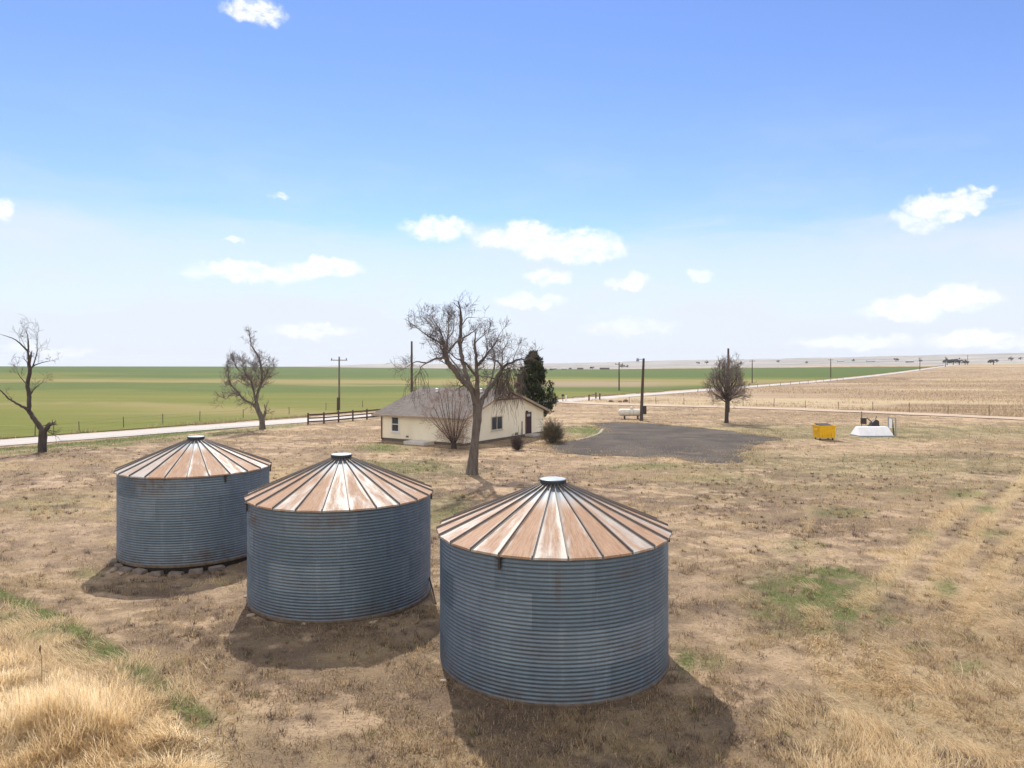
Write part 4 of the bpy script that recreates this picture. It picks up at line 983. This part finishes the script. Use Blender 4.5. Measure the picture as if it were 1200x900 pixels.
for k in range(2): q.lathe([(Rr + .004, -.02), (Rr + .012, 0), (Rr + .004, .02)], 28, ((-.18 if k else .26), 0, zc), 'x')
q.build('strap', M['capm'], tank)
x, y = P(969, 516); dmp = thing('dumpster', (x, y + .6, zs(x, y)), 'yellow steel dumpster with open top on small wheels', 'dumpster', None, R(6))
M['yellow'] = simple('yellow_paint', (.78, .46, .012), (.68, .38, .012), 4, .45)
q = MB(); wv = .92
def ring(w, d, z): return [(-w, -d, z), (w, -d, z), (w, d, z), (-w, d, z)]
V = ring(.76, .55, .2) + ring(.80, .62, 1.34) + ring(.76, .58, 1.34) + ring(.73, .52, .26)
q.add(V, [(3, 2, 1, 0), (0, 1, 5, 4), (1, 2, 6, 5), (2, 3, 7, 6), (3, 0, 4, 7), (4, 5, 9, 8), (5, 6, 10, 9), (6, 7, 11, 10), (7, 4, 8, 11), (8, 9, 13, 12), (9, 10, 14, 13), (10, 11, 15, 14), (11, 8, 12, 15), (12, 13, 14, 15)])
for k in (-.45, 0, .45): q.box((k, -.585, .75), (.07, .05, .9), Matrix.Rotation(R(-5), 3, 'X'))
q.build('body', M['yellow'], dmp)
q = MB(); q.box((0, -.64, 1.33), (1.68, .06, .09)); q.box((0, .64, 1.33), (1.68, .06, .09)); q.box((-.81, 0, 1.33), (.06, 1.22, .09)); q.box((.81, 0, 1.33), (.06, 1.22, .09)); q.build('rim', M['yellow'], dmp)
for s_ in (-1, 1): MB().box((s_ * .84, 0, .95), (.10, .7, .16)).build('lift_pocket', M['yellow'], dmp)
MB().box((.0, .20, 1.42), (1.3, .75, .05), Matrix.Rotation(R(9), 3, 'X')).build('lid', simple('black_plastic_lid', (.03, .028, .026), (.06, .05, .04), 4, .6), dmp)
for sx_ in (-1, 1):
    for sy_ in (-1, 1): MB().lathe([(.0, -.03), (.10, -.03), (.10, .03), (0, .03)], 12, (sx_ * .62, sy_ * .4, .10), 'x').build('wheel', M['darkmetal'], dmp)
x, y = P(1027, 511.8); wb_ = thing('truck_topper', (x, y + .9, zs(x, y)), 'low white ridge-topped metal cover lying on the dry grass', 'metal cover', None, R(2))
M['whitemetal'] = simple('white_sheet_metal', (.88, .88, .88), (.80, .80, .81), 2, .4)
def hip(z0, z1, a0, b0, a1, b1): return [(-a0, -b0, z0), (a0, -b0, z0), (a0, b0, z0), (-a0, b0, z0), (-a1, -b1, z1), (a1, -b1, z1), (a1, b1, z1), (-a1, b1, z1)]
HF = [(3, 2, 1, 0), (4, 5, 6, 7), (0, 1, 5, 4), (1, 2, 6, 5), (2, 3, 7, 6), (3, 0, 4, 7)]
MB().add(hip(.08, .92, 1.70, .95, 1.50, .30), HF).build('shell', M['whitemetal'], wb_, bevel=.03)
MB().add(hip(.0, .10, 1.73, .98, 1.72, .97), HF).build('skirt', M['capm'], wb_)
q = MB()
for k in (-.85, 0, .85): q.add([(k - .012, -.957, .12), (k + .012, -.957, .12), (k + .011, -.318, .90), (k - .011, -.318, .90), (k - .012, -.94, .12), (k + .012, -.94, .12), (k + .011, -.30, .90), (k - .011, -.30, .90)], [(0, 1, 2, 3), (4, 7, 6, 5), (0, 3, 7, 4), (1, 5, 6, 2)])
q.build('seam', M['whitemetal'], wb_)
x, y = P(1012, 505.5); im = thing('junction_box', (x, y, zs(x, y)), 'dark square box on a thin post behind the white metal cover', 'box on post')
MB().box((0, 0, 1.1), (.52, .3, .62)).build('box', M['darkmetal'], im, bevel=.02); MB().tube([(-.15, .1, -.1), (-.15, .1, 2.1)], .035, 6).build('post', M['darkmetal'], im)
x, y = P(1024, 505.5); im = thing('farm_implement', (x, y, zs(x, y)), 'low dark farm implement with angled arms behind the white metal cover', 'implement')
MB().prism([(-.45, 0.3), (.45, .3), (.4, 1.1), (.1, 1.3), (-.3, .95)], -.3, .3, 'y').build('body', M['darkmetal'], im); MB().tube([(-.1, 0, .9), (-.75, 0, 1.45)], .05, 6).build('arm', M['darkmetal'], im); MB().tube([(.1, 0, 1.1), (.3, 0, 1.6)], .04, 6).build('arm', M['darkmetal'], im)
for s_ in (-1, 1): MB().lathe([(0, -.06), (.33, -.06), (.33, .06), (0, .06)], 16, (s_ * .5, 0, .33), 'x').build('wheel', M['darkmetal'], im)
x, y = P(1046, 511); im = thing('upright_frame', (x, y, zs(x, y)), 'upright grey steel frame standing at the right end of the white metal cover', 'steel frame')
q = MB(); q.box((-.42, 0, .95), (.08, .08, 1.9)); q.box((.30, 0, .9), (.08, .08, 1.8)); q.box((-.06, 0, 1.8), (.72, .07, .08)); q.build('frame', M['capm'], im)
MB().box((-.22, 0, 1.25), (.34, .05, .95)).build('panel', M['whitemetal'], im); MB().tube([(.2, .1, .0), (-.02, .1, 1.75)], .06, 6).build('brace', M['darkmetal'], im)

# ------------------------------------------------------------------ distant sheds, trees
M['shedroof'] = simple('pale_shed_metal', (.52, .51, .50), (.42, .41, .40), .3, .6); M['shedwall'] = simple('dark_shed_wall', (.085, .075, .068), (.12, .10, .09), .3, .9); M['lightwall'] = simple('light_shed_wall', (.50, .47, .43), (.4, .37, .33), .3, .9)
def shed(label, px, py, wpx, hpx, Y, wall, rf):
    x = (px - 600) / F * Y; k = Y / F; z = zs(x, Y); w = wpx * k; h = max(2.4, hpx * k); root = thing('shed', (x, Y, z), label, 'shed')
    MB().box((0, 0, h * .35), (w, w * .4, h * .7)).build('wall', wall, root)
    MB().prism([(-w * .22, h * .66), (w * .22, h * .66), (0, h)], -w * .52, w * .52, 'x').build('roof', rf, root)
shed('long low dark cattle shed at the far edge of the green field', 708.5, 433, 11, 1.8, 900, M['shedwall'], M['shedwall'])
shed('short dark cattle shed left of the long one at the far field edge', 680, 433, 7, 2.4, 900, M['shedwall'], M['shedwall'])
shed('pale-roofed shed at the far field edge, second from the juniper', 661, 433.5, 6, 2, 930, M['shedwall'], M['shedroof'])
shed('small grey shed at the far field edge, nearest the juniper', 650, 434, 5, 2.4, 950, M['shedwall'], M['shedroof'])
shed('light farm building on the far rise above the yellow dumpster', 985, 423, 7, 1.8, 1900, M['lightwall'], M['shedroof'])
shed('light farm building on the far rise above the white metal cover', 1020, 423, 9, 1.7, 1900, M['lightwall'], M['shedroof'])
shed('dark farm building among the trees on the right horizon', 1066, 421, 8, 2, 1700, M['shedwall'], M['shedroof'])
m, t, b = newmat('far_foliage'); M['farleaf'] = m
tn = t.n('ShaderNodeAttribute', None, attribute_name='tone').outputs['Fac']; setb(t, b, Base_Color=t.mix(tn, (.05, .048, .04), (.11, .10, .075)), Roughness=.9)
def far_tree_mesh(seed, w, h):
    rg = np.random.default_rng(seed); V = []; tone = []
    for k in range(26):
        a = rg.uniform(0, 6.28); q = rg.uniform(0, 1) ** .6; c = np.array([math.cos(a) * q * w, math.sin(a) * q * w, h * (.35 + .55 * rg.uniform(0, 1) * (1 - .6 * q))]); n = 46
        d = rg.normal(size=(n, 3)); d /= np.linalg.norm(d, axis=1)[:, None]; p = c + d * rg.uniform(.4, 1, (n, 1)) * w * .28; s_ = rg.uniform(.25, .6, (n, 1)); u = rg.normal(size=(n, 3)); u /= np.linalg.norm(u, axis=1)[:, None]; w2 = np.cross(u, d)
        V.append(np.stack([p - w2 * s_ * .5, p + w2 * s_ * .5, p + u * s_], 1).reshape(-1, 3)); tone.append(np.repeat(rg.uniform(0, 1, n), 3))
    return np.concatenate(V), np.concatenate(tone)
protos = []
for s_ in range(3):
    V, tn_ = far_tree_mesh(60 + s_, 3.2, 7.5); root = thing('far_tree', (0, 0, 0), '', 'tree', 'trees along the far horizon')
    mesh_np('crown', V, np.arange(len(V)).reshape(-1, 3), M['farleaf'], root, attrs={'tone': ('POINT', tn_)}); MB().tube([(0, 0, -.3), (.1, 0, 2), (0, .1, 4.5)], [.4, .3, .15], 7).build('trunk', M['barkdark'], root); protos.append(root)
ft = [(646, 436, 800, .6, 'low tree at the far field edge touching the juniper'), (668, 436, 860, .55, 'low dark tree between the pale and the short dark sheds'), (694, 434, 900, .75, 'low round tree between the two dark cattle sheds'), (729, 430, 1100, 1.25, 'largest horizon tree just right of the thin pole by the yard lamp'),
      (735, 430, 1150, .9, 'smaller horizon tree between the thin pole and the yard lamp'), (818, 424, 1900, 1.3, 'horizon tree left of the round-headed bare tree'), (828, 424, 1950, 1.6, 'wide horizon tree against the left side of the round-headed bare tree'), (868, 426, 1500, 1.5, 'horizon tree against the right side of the round-headed bare tree'),
      (912, 423, 2000, 1.4, 'horizon tree between the bare round-headed tree and the field poles'), (945, 424, 1700, 1.1, 'small horizon tree left of the pole above the dumpster'), (1000, 423, 1900, 1.3, 'horizon tree between the two light farm buildings'), (1050, 421, 1800, 1.8, 'broad horizon tree left of the dark farm building'),
      (1079, 420, 1700, 1.3, 'horizon tree right of the dark farm building'), (1110, 423, 800, 1.15, 'left tree of the dark clump where the pale road ends'), (1117, 423, 800, 1.3, 'second tree of the dark clump where the pale road ends'), (1124, 423, 790, 1.25, 'third tree of the dark clump where the pale road ends'), (1131, 424, 780, 1.05, 'right tree of the dark clump where the pale road ends'),
      (1164, 422, 760, 1.25, 'umbrella-shaped tree standing alone right of the dark clump'), (1185, 419, 1600, 1.6, 'horizon tree near the right picture edge'), (1196, 419, 1700, 1.3, 'rightmost horizon tree at the picture edge')]
rgf = random.Random(3)
for k, (px, py, Y, s_, lb) in enumerate(ft):
    x = (px - 600) / F * Y; pr = protos[k % 3]; loc = (x, Y, zs(x, Y) - .2); sc = (s_ * 1.1, s_, s_ * rgf.uniform(.8, 1.05)); rz = rgf.uniform(0, 6)
    if k < 3: pr.location = loc; pr.scale = sc; pr['label'] = lb
    else: dup(pr, loc, lb, rz, sc)

# ------------------------------------------------------------------ grasses (stuff)
m, t, b = newmat('dry_blades'); M['blade'] = m
cc = t.n('ShaderNodeAttribute', None, attribute_name='tint').outputs['Color']
setb(t, b, Base_Color=cc, Roughness=.75); b.inputs['Specular IOR Level'].default_value = .2
tr = t.n('ShaderNodeBsdfTranslucent', {'Color': cc}); mx_ = t.n('ShaderNodeMixShader', {0: .5}); ou_ = [q for q in m.node_tree.nodes if q.type == 'OUTPUT_MATERIAL'][0]
m.node_tree.links.new(b.outputs[0], mx_.inputs[1]); m.node_tree.links.new(tr.outputs[0], mx_.inputs[2]); m.node_tree.links.new(mx_.outputs[0], ou_.inputs[0])
def scatter(n, y0, y1, dens_pow=1.0):
    """ground points seen by the lens, thinning with distance"""
    u = RNG.random(n); Y = y0 * (y1 / y0) ** (u ** dens_pow); X = RNG.uniform(-.78, .78, n) * Y; return X, Y
def in_poly(x, y, poly):
    ins = np.zeros(len(x), bool); j = len(poly) - 1
    for i in range(len(poly)):
        xi, yi = poly[i]; xj, yj = poly[j]
        c_ = ((yi > y) != (yj > y)) & (x < (xj - xi) * (y - yi) / (yj - yi + 1e-12) + xi); ins ^= c_; j = i
    return ins
def outside_bins(x, y, pad=.06):
    k = np.ones(len(x), bool)
    for cx, cy in ((1.0, 17.3), (-5.28, 22.0), (-12.45, 28.0)): k &= np.hypot(x - cx, y - cy) > 2.76 + pad
    return k
def blades(name, x, y, L, w, lean, yaw, col, mat):
    n = len(x); z = zg(x, y) - .01; b0 = np.c_[x, y, z]; pr = np.c_[-np.sin(yaw), np.cos(yaw), np.zeros(n)] * (w[:, None] / 2)
    tip = b0 + np.c_[np.cos(yaw) * np.sin(lean) * L, np.sin(yaw) * np.sin(lean) * L, np.cos(lean) * L]
    V = np.stack([b0 - pr, b0 + pr, tip], 1).reshape(-1, 3)
    return kind(mesh_np(name, V, np.arange(3 * n).reshape(-1, 3), mat, attrs={'tint': ('POINT', np.repeat(col, 3, 0))}), 'stuff')
def pick(cols, wts):
    """cols (k,3), wts (n,k) -> random colour per row"""
    cw = np.cumsum(wts, 1); cw /= cw[:, -1:]; r_ = RNG.random((len(wts), 1)); idx = (r_ > cw).sum(1); return np.array(cols)[np.clip(idx, 0, len(cols) - 1)]
# short litter over the yard
x, y = scatter(560000, 11.5, 62, .9); k = outside_bins(x, y); x, y = x[k], y[k]
cl = fbm(x * 1.3, y * 1.3, 91, 4); k = RNG.random(len(x)) < np.clip((cl - .36) * 3.0, .06, 1); x, y = x[k], y[k]
g, s, v, bb = masks(x, y); k = RNG.random(len(x)) > np.maximum(bb * .8, g * .75); x, y, g, s, v, bb = [q[k] for q in (x, y, g, s, v, bb)]
n = len(x)
col = pick([(.50, .37, .205), (.35, .25, .16), (.21, .15, .115), (.11, .077, .058), (.60, .47, .31)], np.c_[.20 + s * 1.6, .40 * (1 - .6 * v), .12 + v * 1.5, .06 + v * .55, .12 + s * .6])
L = RNG.uniform(.04, .14, n) * (1 + s * .9) * (1 + .25 * (y > 30)) 
blades('dry_grass', x, y, L, RNG.uniform(.008, .018, n) * (1 + (y > 24) * .5 + (y > 40) * .6), RNG.uniform(.35, 1.4, n), RNG.uniform(0, 6.283, n), col * RNG.uniform(.75, 1.2, (n, 1)), M['blade'])
e_ = np.array(out_pad); ei = RNG.integers(0, len(e_), 16000); q = e_[ei] + RNG.normal(0, .55, (16000, 2)); k = fbm(q[:, 0] * .6, q[:, 1] * .6, 140, 3) > .45; q = q[k]; n = len(q)
col = pick([(.50, .38, .22), (.35, .255, .16), (.22, .20, .09), (.60, .47, .31)], np.ones((n, 4)) * [.4, .3, .15, .2])
blades('verge_grass', q[:, 0], q[:, 1], RNG.uniform(.08, .26, n), RNG.uniform(.02, .05, n), RNG.uniform(.3, 1.3, n), RNG.uniform(0, 6.283, n), col, M['blade'])
# clumps of dead bunch grass and dark weed stubble, thick enough to throw their own shade
x, y = scatter(10500, 11.8, 60, .9); k = outside_bins(x, y, .1); x, y = x[k], y[k]; g, s, v, bb = masks(x, y)
k = (RNG.random(len(x)) < np.clip((fbm(x * .7, y * .7, 170, 3) - .40) * 5, .05, 1) * (1 - .8 * bb)) & ~in_poly(x, y, [tuple(p) for p in out_pad]); x, y, v, s = x[k], y[k], v[k], s[k]; n = len(x); K = 22
cs_ = RNG.uniform(.6, 1.5, n); a_ = RNG.uniform(0, 6.283, (n, K)); rr_ = RNG.uniform(0, .10, (n, K)) * cs_[:, None]
bx_ = (x[:, None] + np.cos(a_) * rr_).ravel(); by_ = (y[:, None] + np.sin(a_) * rr_).ravel()
cc_ = pick([(.50, .37, .21), (.36, .26, .165), (.20, .145, .11), (.13, .092, .068), (.20, .20, .08)], np.c_[.38 + s, np.full(n, .4), .18 + v * .8, .06 + v * .45, np.full(n, .07)])
cc_ = np.repeat(cc_ * RNG.uniform(.8, 1.15, (n, 1)), K, 0) * RNG.uniform(.75, 1.2, (n * K, 1))
blades('bunch_grass', bx_, by_, RNG.uniform(.06, .17, n * K) * np.repeat(cs_, K), RNG.uniform(.010, .020, n * K) * (1 + (by_ > 26)), RNG.uniform(.1, 1.15, n * K), a_.ravel() + RNG.normal(0, .5, n * K), cc_, M['blade'])
# green sprouts
x, y = scatter(420000, 11.5, 95, .8); k = outside_bins(x, y, .02); x, y = x[k], y[k]; g, s, v, bb = masks(x, y)
k = RNG.random(len(x)) < np.clip(g, 0, 1) ** 1.3 * sstep(.3, .55, fbm(x * 2.2, y * 2.2, 95, 3)); x, y, g = x[k], y[k], g[k]; n = len(x)
col = pick([(.085, .140, .03), (.13, .195, .045), (.20, .24, .08), (.34, .29, .15)], np.ones((n, 4)) * [.35, .4, .2, .10])
blades('green_grass', x, y, RNG.uniform(.05, .14, n) * (1 + (y > 40)), RNG.uniform(.008, .018, n) * (1 + (y > 40) * 1.5), RNG.uniform(.2, 1.2, n), RNG.uniform(0, 6.283, n), col * RNG.uniform(.8, 1.2, (n, 1)), M['blade'])
# long combed straw
def strands(name, x, y, L, w, lean, yaw, bend, col):
    n = len(x); z = zg(x, y) - .02; p = np.c_[x, y, z]; hd = np.c_[np.cos(yaw), np.sin(yaw), np.zeros(n)]; pr = np.c_[-np.sin(yaw), np.cos(yaw), np.zeros(n)]
    rows = []; la = lean.copy(); K = 4
    for i in range(K + 1):
        ww = w * (1 - i / K) ** .7 * .5 + .0006; rows += [p - pr * ww[:, None], p + pr * ww[:, None]]
        p = p + hd * (np.sin(la) * L / K)[:, None]; p[:, 2] += np.cos(la) * L / K; p[:, 2] = np.maximum(p[:, 2], z + .02); la = la + bend
    V = np.stack(rows, 1); m_ = V.shape[1]; base = (np.arange(n) * m_)[:, None]
    Fq = np.concatenate([base + np.array([2 * i, 2 * i + 1, 2 * i + 3, 2 * i + 2])[None, :] for i in range(K)])
    return kind(mesh_np(name, V.reshape(-1, 3), Fq, M['blade'], attrs={'tint': ('POINT', np.repeat(col, m_, 0))}), 'stuff')
x = RNG.uniform(-14.5, -3.6, 260000); y = RNG.uniform(11.3, 19.5, 260000)
px = 600 + F * x / y; py = HZ + F * CAMH / y
edge = np.interp(px, [-60, 0, 60, 110, 150, 200, 240, 300], [735, 742, 752, 790, 800, 835, 870, 930]) + (fbm(x * 1.2, y * 1.2, 101, 3) - .5) * 60
hgt = sstep(-8, 55, py - edge); k = RNG.random(len(x)) < hgt * np.clip((fbm(x * 1.7, y * 1.7, 104, 3) - .34) * 4.2, .05, 1); x, y, hgt = x[k], y[k], hgt[k]; n = len(x)
wd = np.radians(-38) + (fbm(x * .75, y * .75, 110, 3) - .5) * 6.0
clump = fbm(x * 1.5, y * 1.5, 115, 3); tall = np.interp(np.hypot(x + 8.4, y - 13.6), [0, .8, 2.0], [1.7, 1.25, .8]) * (.75 + .5 * fbm(x * 1.3, y * 1.3, 117, 3))
col = pick([(.88, .72, .46), (.80, .62, .36), (.92, .82, .62), (.54, .40, .25)], np.c_[np.full(n, .4), .3 + .2 * (clump < .5), .35 * (clump > .42), .07 + .25 * (clump < .42)])
ex = RNG.random(n) < .006; col[ex] = np.array([.26, .18, .11]); up_ = np.where(ex, .25, 1.0)
strands('straw_grass', x, y, RNG.uniform(.40, .80, n) * (.5 + .6 * hgt) * tall * np.where(ex, 1.35, 1.0), RNG.uniform(.005, .010, n), (RNG.uniform(.10, .85, n) + (1 - np.clip(tall - .6, 0, 1)) * .45) * up_, wd + RNG.normal(0, .6, n), RNG.uniform(.0, .36, n) * up_, col * RNG.uniform(.8, 1.15, (n, 1)))
# laid-over medium grass at the lower right and in the left verge
x, y = scatter(340000, 11.5, 36, .9); g, s, v, bb = masks(x, y); k = outside_bins(x, y) & (RNG.random(len(x)) < np.clip(s - .25, 0, 1) * 1.4 * sstep(.34, .6, fbm(x * .9, y * .9, 120, 4))) & ((600 + F * x / y > 850) | (x < -6.5)); x, y, s = x[k], y[k], s[k]; n = len(x)
wd = np.radians(150) + (fbm(x * .5, y * .5, 125, 3) - .5) * 5
col = pick([(.78, .61, .37), (.66, .50, .28), (.84, .70, .48), (.46, .33, .20)], np.ones((n, 4)) * [.4, .3, .2, .18])
strands('flattened_grass', x, y, RNG.uniform(.16, .45, n), RNG.uniform(.006, .012, n), RNG.uniform(.75, 1.35, n), wd + RNG.normal(0, .4, n), RNG.uniform(.02, .2, n), col * RNG.uniform(.8, 1.15, (n, 1)))
# standing dry grass of the pasture, and tufts in the far part of the yard
far_poly = [tuple(p + np.array([2.5, 3.0])) for p in DC[::-1][::4]] + [(420, 130), (900, 420)] + [tuple(road_pt(s_, -4.5)) for s_ in np.arange(900, 118, -20.0)]
x, y = scatter(420000, 85, 620, 1.0); k = in_poly(x, y, far_poly); x, y = x[k], y[k]; k = fbm(x * .05, y * .09, 150, 4) + .35 * (fbm(x * .3, y * .3, 153, 3) - .5) > RNG.uniform(.3, .62, len(x)); x, y = x[k], y[k]; n = len(x); dd_ = np.hypot(x, y) / 120
col = pick([(.50, .38, .235), (.41, .305, .19), (.56, .44, .29), (.28, .20, .135)], np.c_[np.full(n, .4), np.full(n, .3), np.full(n, .25), .06 + .3 * (fbm(x * .03, y * .06, 157, 3) > .58)])
blades('pasture_grass', x, y, RNG.uniform(.25, .65, n), RNG.uniform(.05, .11, n) * dd_, RNG.uniform(.1, .9, n), RNG.uniform(0, 6.283, n), col * RNG.uniform(.8, 1.15, (n, 1)), M['blade'])
x, y = scatter(200000, 58, 150, 1.0)
yard_poly = [(-75, 50), (90, 50), (130, 95)] + [tuple(p - np.array([2.0, 2.6])) for p in DC[::4]] + [tuple(road_pt(s_, -4.0)) for s_ in np.arange(118, -40, -8.0)]
k = in_poly(x, y, yard_poly) & ~in_poly(x, y, [tuple(p) for p in out_pad]); cv_, sv2 = math.cos(HTH), math.sin(HTH); hx = (x - HC[0]) * cv_ + (y - HC[1]) * sv2; hy = -(x - HC[0]) * sv2 + (y - HC[1]) * cv_
k &= ~((hx > -1.6) & (hx < LB + .5) & (hy > -1.2) & (hy < LA + .5)); x, y = x[k], y[k]
k = fbm(x * .12, y * .2, 160, 4) > RNG.uniform(.36, .64, len(x)); x, y = x[k], y[k]; g, s, v, bb = masks(x, y); k = RNG.random(len(x)) > bb * .9; x, y, g, s, v = [q_[k] for q_ in (x, y, g, s, v)]; n = len(x)
col = pick([(.46, .345, .20), (.34, .25, .155), (.20, .145, .11), (.13, .15, .05)], np.c_[.3 + s, np.full(n, .35), .15 + v, g * 1.5])
blades('yard_tufts', x, y, RNG.uniform(.06, .2, n), RNG.uniform(.03, .07, n) * (y / 70), RNG.uniform(.2, 1.2, n), RNG.uniform(0, 6.283, n), col * RNG.uniform(.8, 1.15, (n, 1)), M['blade'])
# weeds along the far road edge
sv_ = RNG.uniform(-40, 150, 26000); ov_ = 4.0 + np.abs(RNG.normal(0, 1.1, 26000)); q = RD + RDIR * sv_[:, None] + RNOR * ov_[:, None]; x, y = q[:, 0], q[:, 1]
k = fbm(sv_ * .22, ov_ * .3, 130, 3) > .5; x, y = x[k], y[k]; n = len(x)
col = pick([(.42, .33, .19), (.32, .25, .13), (.16, .17, .07), (.5, .42, .28)], np.ones((n, 4)) * [.4, .3, .3, .2])
blades('roadside_weeds', x, y, RNG.uniform(.2, .6, n), RNG.uniform(.03, .06, n), RNG.uniform(.1, .9, n), RNG.uniform(0, 6.283, n), col, M['blade'])
# one dead seed stalk in the tall straw
x, y = P(48, 835); st_ = thing('dead_stalk', (x, y, zs(x, y)), 'thin dark dead seed stalk standing in the tall straw grass', 'plant')
MB().tube([(0, 0, 0), (.02, 0, .6), (0, .02, 1.12), (-.03, .02, 1.22)], [.009, .008, .006, .004], 6).build('stem', M['weatherwood'], st_)
MB().tube([(-.03, .02, 1.2), (-.035, .02, 1.28), (-.03, .02, 1.36)], [.008, .018, .006], 7).build('seed_head', M['darkmetal'], st_)

# ------------------------------------------------------------------ haze
hz = MB().box((0, 0, 23), (10800, 10800, 116)).build('haze', None); kind(hz, 'stuff')
m = bpy.data.materials.new('pale_haze'); m.use_nodes = True; m.node_tree.nodes.clear(); t = NT(m.node_tree)
vol = t.n('ShaderNodeVolumePrincipled', {'Color': (.86, .91, 1.0), 'Density': .00007, 'Anisotropy': .1}); o_ = t.n('ShaderNodeOutputMaterial'); m.node_tree.links.new(vol.outputs[0], o_.inputs['Volume'])
hz.data.materials.append(m)
hz.visible_shadow = True
